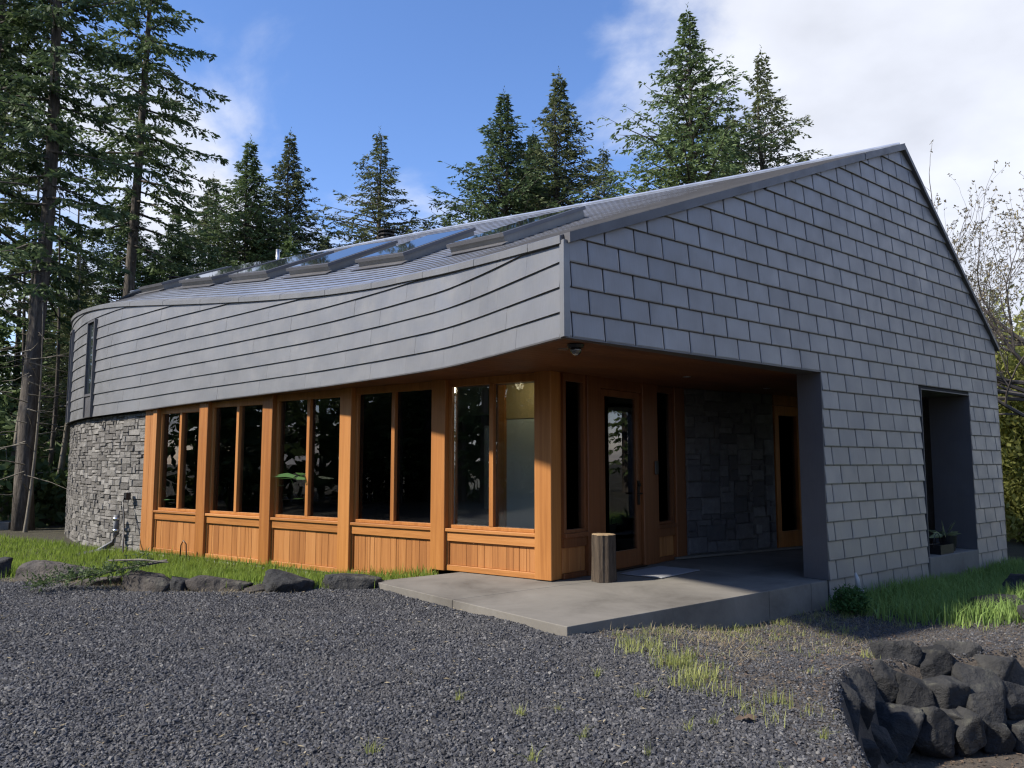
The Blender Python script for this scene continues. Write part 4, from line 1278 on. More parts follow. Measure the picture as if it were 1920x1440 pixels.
# bushy undergrowth in the dark wood
def leaf_cloud(n, fn, size, seed):
    r = np.random.default_rng(seed); P = fn(r, n)
    d = r.normal(0, 1, (n, 3)); d /= np.linalg.norm(d, axis=1)[:, None]
    w_ = np.cross(d, r.normal(0, 1, (n, 3))); w_ /= np.linalg.norm(w_, axis=1)[:, None] + 1e-6
    s_ = size * r.uniform(.5, 1.3, (n, 1))
    return np.stack([P - d * s_, P + w_ * s_ * .5, P + d * s_, P - w_ * s_ * .5], 1).reshape(-1, 3)
def under(r, n):
    a = R(1) * r.uniform(-46, -24, n); d = r.uniform(26, 44, n); x, y = d * np.sin(a), d * np.cos(a)
    hgt = (hash_noise(x, y, .5, 6) * 4.0 + .8) * r.random(n) ** .7
    return np.stack([x, y, ground_z(x, y) + hgt], 1)
def hedge(r, n):
    a = R(1) * r.uniform(218, 305, n); d = r.uniform(24, 31, n); x, y = d * np.sin(a), d * np.cos(a)
    return np.stack([x, y, ground_z(x, y) + (hash_noise(x, y, .4, 12) * 3.5 + 2.2) * r.random(n) ** .8], 1)
V = leaf_cloud(2600, hedge, .5, 15)
tag(np_mesh("facing_brush", V, np.arange(len(V)).reshape(-1, 4), M["fir_needles"]), "brush under the firs across the drive", "undergrowth", kind="stuff")
V = leaf_cloud(40000, under, .17, 5)
tag(np_mesh("undergrowth", V, np.arange(len(V)).reshape(-1, 4), M["fir_needles"]), "dark brushy undergrowth between the trunks", "undergrowth", kind="stuff")

# ------------------------------------------------------------------ bare budding tree and yellow bush at the right
def bare_tree(base, lab):
    rr = random.Random(11); q = MB(); buds = []; moss = []
    def grow(p, d, L, rad, depth):
        pts = [p]; rs = [rad]; n = 4; dd = d
        for i in range(n):
            dd = dd + np.array([rr.gauss(0, .13), rr.gauss(0, .13), rr.gauss(.035, .10)]); dd /= np.linalg.norm(dd)
            pts.append(pts[-1] + dd * L / n); rs.append(rad * (1 - .42 * (i + 1) / n))
        q.tube(pts, rs, 6 if rad > .02 else 4, False)
        if depth <= 0:
            for k in range(3): buds.append(pts[-1 - (k % 2)] + np.array([rr.gauss(0, .02), rr.gauss(0, .02), rr.gauss(0, .02)]))
            return
        if depth >= 3 and rad < .06:
            for k in range(5): moss.append(pts[rr.randint(1, 3)])
        for k in range(rr.choice((2, 3, 3)) + (depth > 3)):
            i = rr.randint(1, n); a = rr.uniform(0, 6.28)
            u = np.cross(dd, [rr.gauss(0, 1), rr.gauss(0, 1), rr.gauss(0, 1)]); u /= np.linalg.norm(u) + 1e-6
            ang = rr.uniform(.35, .85)
            nd = dd * math.cos(ang) + u * math.sin(ang); nd[2] += .05
            grow(pts[i], nd / np.linalg.norm(nd), L * rr.uniform(.58, .84), rs[i] * rr.uniform(.5, .72), depth - 1)
        grow(pts[-1], dd, L * .8, rs[-1], depth - 1)
    e = empty("budding_tree", base); tag(e, lab, "tree")
    p0 = np.array([0, 0, -.4])
    q.tube([p0, (0, .05, 1.2), (-.05, 0, 2.6), (-.1, .05, 3.6)], [.16, .14, .125, .11], 9)
    top = np.array([-.1, .05, 3.5])
    for d in ((-.95, .05, .25), (-.85, -.2, .62), (-.55, .2, .85), (-.1, -.1, 1), (.5, .1, .8), (-.9, .3, .05), (-1, -.3, .42), (-.7, .45, .5), (-.95, .0, -.05)):
        d = np.array(d, float); d /= np.linalg.norm(d)
        grow(top + [0, 0, rr.uniform(-1.0, .6)], d, 1.55, .05, 4)
    me = bpy.data.meshes.new("limbs"); me.from_pydata(q.v, [], q.f); me.materials.append(M["twig"]); o = bpy.data.objects.new("limbs", me); col.objects.link(o); o.parent = e
    V = []
    for b in buds:
        for k in range(3):
            d = np.array([rr.gauss(0, 1), rr.gauss(0, 1), rr.gauss(.5, 1)]); d /= np.linalg.norm(d); w_ = np.cross(d, [.3, .5, .8]); w_ /= np.linalg.norm(w_); s = rr.uniform(.018, .035)
            V += [b, b + d * s + w_ * s * .4, b + d * s * 2, b + d * s - w_ * s * .4]
    o = np_mesh("buds", V, np.arange(len(V)).reshape(-1, 4), M["bud"]); o.parent = e
leaf_mat("bud", (.16, .13, .08), (.30, .26, .15), .3, 5.0)
bare_tree((10.7, 15.6, -.5), "bare budding tree with mossy twigs reaching in from the right edge")
def yellow_bush(base, rx, ry, h, n, seed, lab, mt="yellow_leaf", nm="yellow_bush", lsz=.07):
    rr = np.random.default_rng(seed); e = empty(nm, base); tag(e, lab, "bush")
    q = MB(); tips = []
    for i in range(26):
        a = rr.uniform(0, 6.28); k = rr.uniform(.3, 1)
        p = [np.array([0, 0, -.2]), np.array([math.cos(a) * rx * .35 * k, math.sin(a) * ry * .35 * k, h * .4]), np.array([math.cos(a) * rx * k, math.sin(a) * ry * k, h * rr.uniform(.7, 1.0)])]
        q.tube(p, [.03, .02, .006], 5, False); tips.append(p)
    q.build_local = None
    me = bpy.data.meshes.new("stems"); me.from_pydata(q.v, [], q.f); me.materials.append(M["twig"]); o = bpy.data.objects.new("stems", me); col.objects.link(o); o.parent = e
    def fn(r_, n_):
        idx = r_.integers(0, len(tips), n_); t_ = r_.uniform(.15, 1.0, n_); A = np.array(tips)[idx]
        P = A[:, 0] * ((1 - t_) ** 2)[:, None] + A[:, 1] * (2 * t_ * (1 - t_))[:, None] + A[:, 2] * (t_ ** 2)[:, None]
        cl = r_.normal(0, 1, (n_, 3)) * np.array([.26, .26, .22]) * (h / 5 + .4); return P + cl
    V = leaf_cloud(n, fn, lsz, seed)
    o = np_mesh("leaves", V, np.arange(len(V)).reshape(-1, 4), M[mt]); o.parent = e
yellow_bush((11.6, 18.0, -.5), 1.9, 1.6, 5.6, 24000, 41, "tall yellow-green leafing bush beside the right end of the gable")
yellow_bush((14.0, 20.5, -.5), 2.2, 1.8, 5.0, 17000, 42, "yellow-green bush behind, at the right edge of the picture")

yellow_bush((-3.7, 27.0, -.4), 2.2, 1.4, 3.6, 8000, 43, "yellow-green shrub behind the house, seen through the fourth window and a rear pane", lsz=.09)
yellow_bush((4.3, 21.4, -.4), 1.8, 1.4, 3.6, 8000, 44, "sunlit shrub behind the house, seen through the narrow side light by the door", lsz=.09)
# ------------------------------------------------------------------ grass
def blades(P, hgt, seed, width=.006, lean=.35):
    r = np.random.default_rng(seed); n = len(P); hgt = hgt[:, None]
    a = r.uniform(0, 6.28, n); d = np.stack([np.cos(a), np.sin(a), np.zeros(n)], 1); sd = np.stack([-d[:, 1], d[:, 0], np.zeros(n)], 1)
    l = np.abs(r.normal(0, lean, (n, 1))) ; up = np.array([0, 0, 1.0])
    w_ = width * r.uniform(.6, 1.4, (n, 1))
    m1 = P + up * hgt * .55 + d * hgt * l * .3; tip = P + up * hgt * (1 - .25 * np.minimum(l, 1)) + d * hgt * l
    V = np.stack([P - sd * w_, P + sd * w_, m1 + sd * w_ * .7, tip, m1 - sd * w_ * .7], 1).reshape(-1, 3)
    i0 = np.arange(len(P))[:, None] * 5
    return V, np.concatenate([i0 + np.array([0, 1, 2]), i0 + np.array([0, 2, 4]), i0 + np.array([4, 2, 3])])
def grass(name, label, x, y, h, mt, seed, **k):
    V, F = blades(np.stack([x, y, ground_z(x, y) - .01], 1), h, seed, **k)
    tag(np_mesh(name, V, F, M[mt]), label, "grass", kind="stuff")
# sunlit lawn strip
x, y = scatter(150000, -15, -1.0, 9.4, 22)
sw, ow = wsd(x, y); sx_, _ = gs(x, y)
dk = np.array([0.0])
kq = KC[KL > S_STONE - 1]
dist = np.min(np.hypot(x[:, None] - kq[None, ::6, 0], y[:, None] - kq[None, ::6, 1]), axis=1)
inside_end = (sw > 9.0) & (y > np.interp(x, kq[::-1, 0], kq[::-1, 1]) - .05)
keep = (y > border_y(x) + rng.normal(.05, .10, len(x))) & (ow > -.02) & ~inside_end & ~on_slab(x, y, .02) & (np.hypot(x, y) < 24) & (np.abs(x) < .72 * y + 1)
keep &= rng.random(len(x)) < np.interp(np.hypot(x, y), [9, 13, 24], [1, .9, .5])
x, y = x[keep], y[keep]
hh = (.07 + .08 * rng.random(len(x))) * (.7 + .6 * hash_noise(x, y, 1.2, 8)) + .09 * (wsd(x, y)[1] < .35) * rng.random(len(x)) ** 3
grass("lawn_grass", "sunlit green lawn strip between the rocks and the house", x, y, hh, "grass", 1, width=.006)
# grass by the gable
x, y = scatter(120000, 3.6, 13, 6.8, 15)
so, oo = gs(x, y)
nz = hash_noise(x, y, 1.5, 9) - .5
keep = (oo > .06) & (so > 4.15 + nz * .8) & (oo < 1.5 + nz * 1.6 + 1.1 * (so - 3.9).clip(0, 6) + rng.normal(0, .22, len(x))) & (edge_d(x, y) < -.12 + nz * .5 + rng.normal(0, .12, len(x))) & (so < 14)
keep &= rng.random(len(x)) < np.interp(so, [4, 5.2, 12], [.35, 1, .9])
x, y = x[keep], y[keep]; so = gs(x, y)[0]
grass("terrace_grass", "long shaded grass on the slope below the gable", x, y, (.10 + .14 * rng.random(len(x))) * (.55 + .9 * hash_noise(x, y, 1.1, 4)), "shade_grass", 2, width=.006, lean=.55)
# weeds and dry straw beside the slab
def clumps(n, per, fn, spread, seed):
    r = np.random.default_rng(seed); c_ = fn(r, n); k = r.integers(per[0], per[1], n)
    P = np.repeat(c_, k, axis=0) + r.normal(0, 1, (k.sum(), 2)) * spread
    return P[:, 0], P[:, 1]
def weedy(r, n):
    out = []
    while len(out) < n:
        s_ = r.uniform(.35, 4.4); o_ = abs(r.normal(0, .75)) + .03
        q_ = C0 + GD * s_ + GN * o_
        if edge_d(np.array([q_[0]]), np.array([q_[1]]))[0] < -.1: out.append(q_)
    return np.array(out)
x, y = clumps(110, (5, 34), weedy, .045, 3)
so, oo = gs(x, y); k = oo > .015; x, y = x[k], y[k]
grass("weeds", "yellow-green weeds growing along the foot of the porch slab", x, y, .03 + .08 * rng.random(len(x)) ** 1.8, "weed", 4, width=.0024, lean=.5)
x, y = clumps(150, (4, 20), weedy, .11, 6); so, oo = gs(x, y); k = oo > .02; x, y = x[k], y[k]
grass("dry_straw", "dry straw lying among the weeds", x, y, .03 + .07 * rng.random(len(x)), "dry_grass", 5, width=.0018, lean=2.4)
def strip(r, n):  # band of weeds running from the slab towards the camera
    t_ = r.random(n); return np.stack([1.05 + .55 * t_ + r.normal(0, .13, n), 7.0 - 2.0 * t_ + r.normal(0, .12, n)], 1)
x, y = clumps(60, (6, 34), strip, .05, 8)
grass("weed_band", "band of pale grass tufts along the edge of the gravel", x, y, .05 + .10 * rng.random(len(x)) ** 1.5, "weed", 6, width=.0024, lean=.55)
def lone(r, n): return np.array([(1.34, 4.05), (.58, 3.95), (.05, 5.0), (.28, 5.1), (.72, 4.35), (1.02, 4.75), (.4, 4.6), (-.35, 5.3), (1.2, 4.9), (.85, 5.4), (-.75, 4.4), (1.75, 4.6), (.62, 5.9), (.1, 4.3)])[:n]
x, y = clumps(14, (12, 34), lone, .014, 9)
grass("gravel_tufts", "scattered little grass tufts sprouting in the gravel", x, y, .03 + .08 * rng.random(len(x)), "weed", 7, width=.0022, lean=.7)
def dryline(r, n):
    xx = r.uniform(-7, -2.6, n); return np.stack([xx, border_y(xx) + r.normal(-.10, .10, n)], 1)
x, y = clumps(120, (6, 24), dryline, .08, 10)
grass("dry_border", "dry pale grass along the foot of the border rocks", x, y, .03 + .06 * rng.random(len(x)), "dry_grass", 8, width=.002, lean=1.0)
# leaf litter
n = 9000
x, y = scatter(n * 3, .9, 8.5, 3.5, 9.5); e_ = edge_d(x, y); so, oo = gs(x, y)
k = (oo > .05) & (((e_ > .25) & (e_ < 3.5) & (rng.random(len(x)) < .95)) | ((e_ < -.05) & (x > dirt_line(y) - .1) & (so < 6) & (rng.random(len(x)) < .25)))
x, y = x[k][:n], y[k][:n]
P = np.stack([x, y, ground_z(x, y) + .012], 1); m_ = len(P)
d = rng.normal(0, 1, (m_, 3)); d[:, 2] *= .35; d /= np.linalg.norm(d, axis=1)[:, None]
w_ = np.cross(d, np.array([0, 0, 1.0]) + rng.normal(0, .35, (m_, 3))); w_ /= np.linalg.norm(w_, axis=1)[:, None]
sz_ = rng.uniform(.006, .022, (m_, 1))
V = np.stack([P - d * sz_, P + w_ * sz_ * .55 + [0, 0, .004], P + d * sz_, P - w_ * sz_ * .55], 1).reshape(-1, 3)
tag(np_mesh("leaf_litter", V, np.arange(len(V)).reshape(-1, 4), M["litter"]), "brown dead leaves and bark bits on the soil by the boulders", "leaves", kind="stuff")
# needles and leaf crumbs strewn on the drive
x, y = scatter(5200, -7, 2.2, 3.0, 9.6); k = ~on_slab(x, y, .02) & (y < border_y(x)) & (edge_d(x, y) < 0) & (rng.random(len(x)) < .25 + .9 * hash_noise(x, y, .8, 21) ** 2)
x, y = x[k], y[k]; P = np.stack([x, y, ground_z(x, y) + .018], 1); m_ = len(P)
a = rng.uniform(0, 6.28, m_); d = np.stack([np.cos(a), np.sin(a), rng.normal(0, .12, m_)], 1); w_ = np.stack([-d[:, 1], d[:, 0], rng.normal(0, .2, m_)], 1)
ln = rng.uniform(.006, .03, (m_, 1)); wd = np.where(rng.random((m_, 1)) < .7, .0016, .006)
V = np.stack([P - d * ln, P + w_ * wd, P + d * ln, P - w_ * wd], 1).reshape(-1, 3)
tag(np_mesh("drive_litter", V, np.arange(len(V)).reshape(-1, 4), M["dry_grass"]), "fallen needles and straw bits strewn over the gravel drive", "litter", kind="stuff")
# ------------------------------------------------------------------ rocks
def basalt(name, c0, c1, c2):
    m = mat(name, c1, .85); t = NT(m); v = t.coords()
    f = t.noise(v, 3.2, 8, .65, .4); f2 = t.noise(v, 26, 6, .65)
    geo = t.n("ShaderNodeNewGeometry"); sp2 = t.n("ShaderNodeSeparateXYZ"); t.link(geo.outputs["Normal"], sp2.inputs[0])
    c = t.ramp(t.math('ADD', f, t.math('MULTIPLY', t.math('SUBTRACT', t.rnd(), .5), .32)), [(.3, c0), (.55, c1), (.8, c2)])
    lich = t.math('MULTIPLY', t.maprange(t.noise(v, 5, 5), .55, .7, 0, 1), t.maprange(sp2.outputs[2], .3, .9, 0, .6))
    t.color(t.mixc(lich, c, (.15, .145, .11))); vo = t.n("ShaderNodeTexVoronoi"); vo.inputs["Scale"].default_value = 6.5; t.link(v, vo.inputs["Vector"])
    t.bump(t.math('ADD', t.math('MULTIPLY', vo.outputs["Distance"], 1.3), t.math('MULTIPLY', f2, .8)), .9, .06); return m
basalt("basalt", (.011, .011, .0115), (.024, .024, .0245), (.050, .048, .045))
basalt("brown_basalt", (.035, .029, .025), (.07, .06, .052), (.12, .103, .088))
ICO = None
def ico(n):
    import bmesh
    bm = bmesh.new(); bmesh.ops.create_icosphere(bm, subdivisions=n, radius=1.0)
    V = np.array([v.co[:] for v in bm.verts]); F = [[v.index for v in f.verts] for f in bm.faces]; bm.free(); return V, np.array(F)
IV, IF = ico(4)
def rock_mesh(seed, dims, cuts=6, rough=.05):
    r = np.random.default_rng(seed)
    N_ = np.concatenate([np.array([[1, 0, 0], [-1, 0, 0], [0, 1, 0], [0, -1, 0], [0, 0, 1], [0, 0, -1.0]]) + r.normal(0, .28, (6, 3)), r.normal(0, 1, (cuts, 3))]); N_ /= np.linalg.norm(N_, axis=1)[:, None]
    D = np.concatenate([r.uniform(.58, .72, 6), r.uniform(.58, .86, cuts)]); cuts = len(D)
    dots = IV @ N_.T
    rad = np.ones(len(IV)) * 1.15
    for k in range(cuts):
        with np.errstate(divide='ignore'):
            lim = np.where(dots[:, k] > .05, D[k] / np.maximum(dots[:, k], .05), 9)
        rad = np.minimum(rad, lim)
    P = IV * rad[:, None]
    def n3(P, f, s): return (hash_noise(P[:, 0] + P[:, 2] * .7, P[:, 1] - P[:, 2] * .5, f, s) + hash_noise(P[:, 2] + 3, P[:, 0] * .8 + P[:, 1], f, s + 1)) - 1
    P = P * (1 + rough * n3(P, 2.0, seed % 50) + rough * .5 * n3(P, 5.0, seed % 37) + rough * .6 * n3(P, 11.0, seed % 23) + rough * .3 * n3(P, 23.0, seed % 19))[:, None]
    return P * np.array(dims) / 2
def rot(ax, ay, az):
    cx, sx, cy_, sy, cz, sz = math.cos(ax), math.sin(ax), math.cos(ay), math.sin(ay), math.cos(az), math.sin(az)
    return np.array([[cz, -sz, 0], [sz, cz, 0], [0, 0, 1]]) @ np.array([[cy_, 0, sy], [0, 1, 0], [-sy, 0, cy_]]) @ np.array([[1, 0, 0], [0, cx, -sx], [0, sx, cx]])
def place(x, y, D):
    """world point on the sight line through a measured position at distance D (survey of the boulders)"""
    p = R(5.71); dx, dy = (x - 960) / 1480, -(y - 720) / 1480
    r_ = np.array([dx, math.cos(p) - dy * math.sin(p), math.sin(p) + dy * math.cos(p)])
    return r_ * (D / r_[1]) + np.array([0, 0, 1.45])
wall = empty("boulder_wall", (3.6, 7.0, -1.0))
tag(wall, "low retaining wall of stacked dark basalt boulders at the lower right", "wall")
survey = [  # position in the survey photo, distance, width, height, tilt
    (915, 350, 7.25, 330, 280, .35), (1230, 400, 7.15, 270, 260, -.2), (1450, 350, 7.35, 270, 230, .3), (1700, 450, 7.2, 290, 290, .5), (1880, 370, 7.5, 330, 230, .25),
    (790, 575, 6.95, 270, 310, .5), (1050, 650, 6.9, 290, 310, .1), (1310, 655, 6.85, 290, 330, .45), (1545, 680, 6.95, 330, 450, .65), (1850, 710, 6.95, 350, 310, .2),
    (600, 740, 6.35, 260, 400, .2), (440, 850, 5.85, 280, 560, .45), (900, 950, 6.65, 300, 400, .75), (1180, 950, 6.65, 300, 320, .3), (1490, 960, 6.7, 250, 340, .2),
    (1745, 990, 6.75, 290, 280, .1), (700, 1010, 6.45, 290, 260, .1), (385, 1100, 5.1, 260, 330, .3), (520, 450, 7.0, 190, 160, .3), (1345, 920, 6.8, 220, 240, .5),
    (1330, 800, 6.8, 220, 120, .3), (1930, 1010, 6.8, 220, 260, .2), (2150, 450, 7.3, 330, 300, .2), (2200, 800, 7.0, 330, 320, .3), (2130, 1040, 6.9, 280, 260, .2), (300, 1330, 4.6, 280, 340, .3), (560, 1130, 6.0, 260, 260, .3), (480, 1320, 5.3, 260, 280, .2), (650, 500, 7.05, 170, 260, .1), (2480, 620, 7.3, 380, 500, .3)]
for i, (zx, zy, D, w_, h_, tl) in enumerate(survey):
    c = place(1480 + zx / 4.364, 1160 + zy / 4.364, D)
    k = D / 1480 / 4.364
    W_, H_ = w_ * k * 1.40, h_ * k * 1.40
    P = rock_mesh(500 + i, (W_, max(.40, .9 * (W_ + H_) / 2), H_), 7, .035) @ rot(random.uniform(-.2, .2), tl * .55, random.uniform(-.3, .3)).T + c + np.array([0, .10, 0])
    o = np_mesh("boulder", P, IF, M["brown_basalt" if i in (17, 18) else "basalt"], None, False); o.parent = wall; o.location = (-3.6, -7.0, 1.0)
def rock(name, label, x, y, dims, seed, sink, rz, mt, group, tilt=0.0, cuts=6):
    dims = (dims[0] * .80, dims[1] * .85, dims[2] * .82)
    P = rock_mesh(seed, (dims[0] * 1.2, dims[1] * 1.2, dims[2] * 1.25), cuts, .06) @ rot(tilt, tilt * .6, 0).T
    o = np_mesh(name, P, IF, M[mt], None, False); o.location = (x, y, gzf(x, y) + dims[2] / 2 - sink); o.rotation_euler = (0, 0, rz)
    tag(o, label, "rock", group)
G_ = "rocks edging the gravel drive"
rock("rock", "dark rock at the left edge, highest of the border rocks", -7.0, 10.75, (.75, .55, .40), 21, .12, .2, "basalt", G_)
rock("rock", "brown peaked rock next to the dark one at the left edge", -6.05, 10.60, (1.15, .7, .42), 22, .13, .1, "brown_basalt", G_)
rock("rock", "low flat rock half buried left of the fallen branch", -5.25, 10.15, (.9, .5, .24), 23, .10, .3, "brown_basalt", G_)
rock("rock", "broad brown flat-topped rock under the fallen branch", -4.45, 9.85, (.95, .6, .36), 24, .10, -.1, "brown_basalt", G_, .05)
rock("rock", "small brown rock leaning on the right of the flat-topped rock", -4.0, 9.78, (.46, .4, .30), 25, .08, .5, "basalt", G_)
rock("rock", "low rounded brown rock in the middle of the border", -3.55, 9.78, (.82, .5, .26), 26, .06, .1, "brown_basalt", G_)
rock("rock", "nearly buried stone beside the low rounded rock", -3.05, 9.72, (.5, .4, .16), 27, .07, .8, "brown_basalt", G_)
rock("rock", "black peaked rock sloping down to the right", -2.66, 9.68, (.85, .55, .40), 45, .12, .5, "basalt", G_, .22, 9)
rock("rock", "wide brown-black rock touching the corner of the porch slab", -2.03, 9.90, (.90, .6, .34), 47, .10, .3, "basalt", G_, .10, 9)
rock("rock", "dark rock at the right edge on the grassy slope", 6.6, 10.2, (.9, .7, .5), 30, .1, .4, "basalt", "rocks on the grassy slope")
rock("rock", "rock with a straw-covered top below the dark one on the grassy slope", 5.55, 9.35, (.75, .6, .34), 31, .08, .2, "basalt", "rocks on the grassy slope")
rock("rock", "half buried rock at the right edge just above the boulder wall", 5.6, 8.5, (.6, .5, .3), 32, .06, 1.2, "basalt", "rocks on the grassy slope")

# ------------------------------------------------------------------ log stump
m = mat("stump_bark", (.10, .085, .065), .95); t = NT(m); v = t.coords((22, 22, 2.2)); f = t.noise(v, 1.3, 6, .7)
t.color(t.ramp(f, [(.3, (.025, .018, .012)), (.55, (.075, .055, .038)), (.8, (.15, .115, .08))])); t.bump(f, 1.0, .04)
m = mat("log_end", (.30, .21, .12), .8); t = NT(m); t.color(t.ramp(t.noise(t.coords(), 18, 5), [(.3, (.20, .135, .075)), (.7, (.36, .26, .15))]))
st_ = empty("log_stump", (1.13, 9.93, 0)); tag(st_, "upright log round standing on the porch beside the corner post", "stump"); LOCAL.add(st_.name)
n = 40; rr = [.146 + .012 * math.sin(3 * 2 * math.pi * k / n + 1) + random.uniform(-.010, .010) for k in range(n)]
V = []; 
for z, kf in ((.002, 1.06), (.12, 1.0), (.28, .97), (.44, .985), (.565, .96)):
    V += [(rr[k] * kf * math.cos(2 * math.pi * k / n), rr[k] * kf * math.sin(2 * math.pi * k / n), z) for k in range(n)]
F = [(a * n + k, a * n + (k + 1) % n, (a + 1) * n + (k + 1) % n, (a + 1) * n + k) for a in range(4) for k in range(n)]
o = mesh_obj("bark", V, F, M["stump_bark"], st_)
V = [(rr[k] * .97 * math.cos(2 * math.pi * k / n), rr[k] * .97 * math.sin(2 * math.pi * k / n), .566) for k in range(n)] + [(rr[k] * .86 * math.cos(2 * math.pi * k / n), rr[k] * .86 * math.sin(2 * math.pi * k / n), .574) for k in range(n)]
mesh_obj("cut_face", V, [(k, (k + 1) % n, n + (k + 1) % n, n + k) for k in range(n)] + [tuple(range(n, 2 * n))], M["log_end"], st_)
# doormat
mat("mat_grey", (.26, .265, .28), .95)
q = MB(); a = ep(.86, .006, .22); b = ep(1.86, .006, .22); d = np.array([EN[0], EN[1], 0]) * .62
q.prism([a, b, b + d, a + d], (0, 0, .012)); dm_ = q.build("doormat", M["mat_grey"]); bevel(dm_, .006); tag(dm_, "flat grey doormat in front of the glazed front door", "mat")
# dome camera under the corner
dc = empty("dome_camera", (.62, 7.62, 2.60)); tag(dc, "black dome security camera under the soffit corner", "camera"); LOCAL.add(dc.name)
q = MB(); q.tube([(0, 0, -.005), (0, 0, -.035)], [.085, .075], 18); q.build("base", M["black_plastic"], dc, False)
q = MB(); q.tube([(0, 0, -.036), (0, 0, -.06), (0, 0, -.085), (0, 0, -.105), (0, 0, -.112)], [.056, .058, .048, .026, .004], 18); q.build("dome", M["skylight_glass"], dc, True)

# ------------------------------------------------------------------ planters on the sill of the second opening
tr_ = empty("plant_tray", tuple(sp(7.95, .12, .07))); LOCAL.add(tr_.name); tag(tr_, "long low black planter with a thin handle on the sill of the narrow opening", "planter")
ang = math.atan2(GD[1], GD[0]); tr_.rotation_euler = (0, 0, ang)
q = MB(); hw, hd = .23, .10
for (x0, x1, y0, y1, z0, z1) in ((-hw, hw, -hd, -hd + .012, 0, .14), (-hw, hw, hd - .012, hd, 0, .14), (-hw, -hw + .012, -hd + .0125, hd - .0125, 0, .14), (hw - .012, hw, -hd + .0125, hd - .0125, 0, .14), (-hw + .0125, hw - .0125, -hd + .0125, hd - .0125, 0, .11)): q.aabox(x0, x1, y0, y1, z0 + .001, z1)
q.build("tray", M["black_plastic"], tr_)
q = MB(); q.tube([(-hw + .02, 0, .11)] + [(-.10 + .13 * math.cos(a_), 0, .11 + .20 * math.sin(a_)) for a_ in np.linspace(math.pi, 0.2, 10)], .006, 6); q.build("handle", M["black_plastic"], tr_)
pot = empty("plant_pot", tuple(sp(8.42, .20, .07))); LOCAL.add(pot.name); tag(pot, "round black pot with a spiky pale-leaved plant on the sill of the narrow opening", "plant pot")
q = MB(); q.tube([(0, 0, .001), (0, 0, .24), (0, 0, .245), (0, 0, .20)], [.10, .135, .12, .115], 20); q.build("pot", M["black_plastic"], pot)
leaf_mat("spike_leaf", (.10, .14, .06), (.30, .33, .18), .2, 9.0)
rr_ = random.Random(4); q = MB()
for i in range(22):
    a_ = rr_.uniform(0, 6.28); L = rr_.uniform(.18, .40); el = rr_.uniform(.3, 1.3)
    d = np.array([math.cos(a_) * math.cos(el), math.sin(a_) * math.cos(el), math.sin(el)]); s_ = np.array([-d[1], d[0], 0]); s_ /= np.linalg.norm(s_) + 1e-6
    p0 = np.array([-.04, 0, .2]); p1 = p0 + d * L * .55; p2 = p0 + d * L + [0, 0, -.12 * L / .3 * (1.3 - el)]
    q.add([p0 - s_ * .012, p0 + s_ * .012, p1 + s_ * .012, p2, p1 - s_ * .012], [(0, 1, 2, 3, 4)])
q.build("leaves", M["spike_leaf"], pot)
# chair and small table deep in the covered walk
ch = empty("chair", tuple(sp(7.5, 1.7, .0))); LOCAL.add(ch.name); ch.rotation_euler = (0, 0, ang + .4); tag(ch, "dark wooden chair in the gloom behind the narrow opening", "chair")
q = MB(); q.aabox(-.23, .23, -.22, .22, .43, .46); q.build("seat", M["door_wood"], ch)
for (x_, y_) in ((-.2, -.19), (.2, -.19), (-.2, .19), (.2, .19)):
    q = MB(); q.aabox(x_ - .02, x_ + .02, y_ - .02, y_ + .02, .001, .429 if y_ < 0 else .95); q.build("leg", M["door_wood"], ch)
for z_ in (.6, .74, .88):
    q = MB(); q.aabox(-.178, .178, .18, .20, z_, z_ + .06); q.build("back_slat", M["door_wood"], ch)

# ------------------------------------------------------------------ bits along the house
hb = kpt(S_STONE + .55, 0, .0)
dsp = kpt(S_STONE + .55, 0, -.02)
bd = empty("drain_pipe", (dsp[0], dsp[1], gzf(dsp[0], dsp[1]))); LOCAL.add(bd.name); tag(bd, "short grey drain pipe with elbow at the foot of the stone wall", "pipe")
nn = kc(S_STONE + .55)[1]; N3 = np.array([nn[0], nn[1], 0])
q = MB(); q.tube([N3 * .10 + [0, 0, .72], N3 * .10 + [0, 0, .35], N3 * .16 + [0, 0, .18], N3 * .42 + [0, 0, .05]], .055, 12); q.build("pipe", M["grey_plastic"], bd, True)
q = MB()
for z_ in (.62, .40): q.tube([N3 * .10 + [0, 0, z_], N3 * .10 + [0, 0, z_ + .05]], .066, 12)
q.build("coupling", M["steel"], bd, True)
q = MB(); T3 = np.array([-nn[1], nn[0], 0]); c_ = N3 * .55 + np.array([0, 0, .05]); q.box(c_, N3 * .22 + np.array([0, 0, -.03]), T3 * .13, np.array([0, 0, .014])); q.build("splash_plate", M["trim_metal"], bd)
bq = kpt(S_STONE + .28, 0, -.02); zb0 = gzf(bq[0], bq[1])
ob = empty("outdoor_cable", (bq[0], bq[1], zb0)); LOCAL.add(ob.name); tag(ob, "black cable hanging from a small wall outlet on the stone wall", "cable")
n2_ = kc(S_STONE + .28)[1]; N3 = np.array([n2_[0], n2_[1], 0]); T3 = np.array([-n2_[1], n2_[0], 0])
q = MB(); q.box(N3 * .05 + np.array([0, 0, 1.08]), N3 * .045, T3 * .05, np.array([0, 0, .07])); q.build("outlet", M["black_plastic"], ob)
q = MB(); q.tube([N3 * .10 + [0, 0, 1.05], N3 * .14 + [0, 0, .95], N3 * .16 + T3 * -.12 * -1 + [0, 0, .75], N3 * .22 + T3 * .26 + [0, 0, .45], N3 * .40 + T3 * .62 + [0, 0, .05], N3 * .5 + T3 * .8 + [0, 0, .02]], .016, 8); q.build("cord", M["black_plastic"], ob, True)
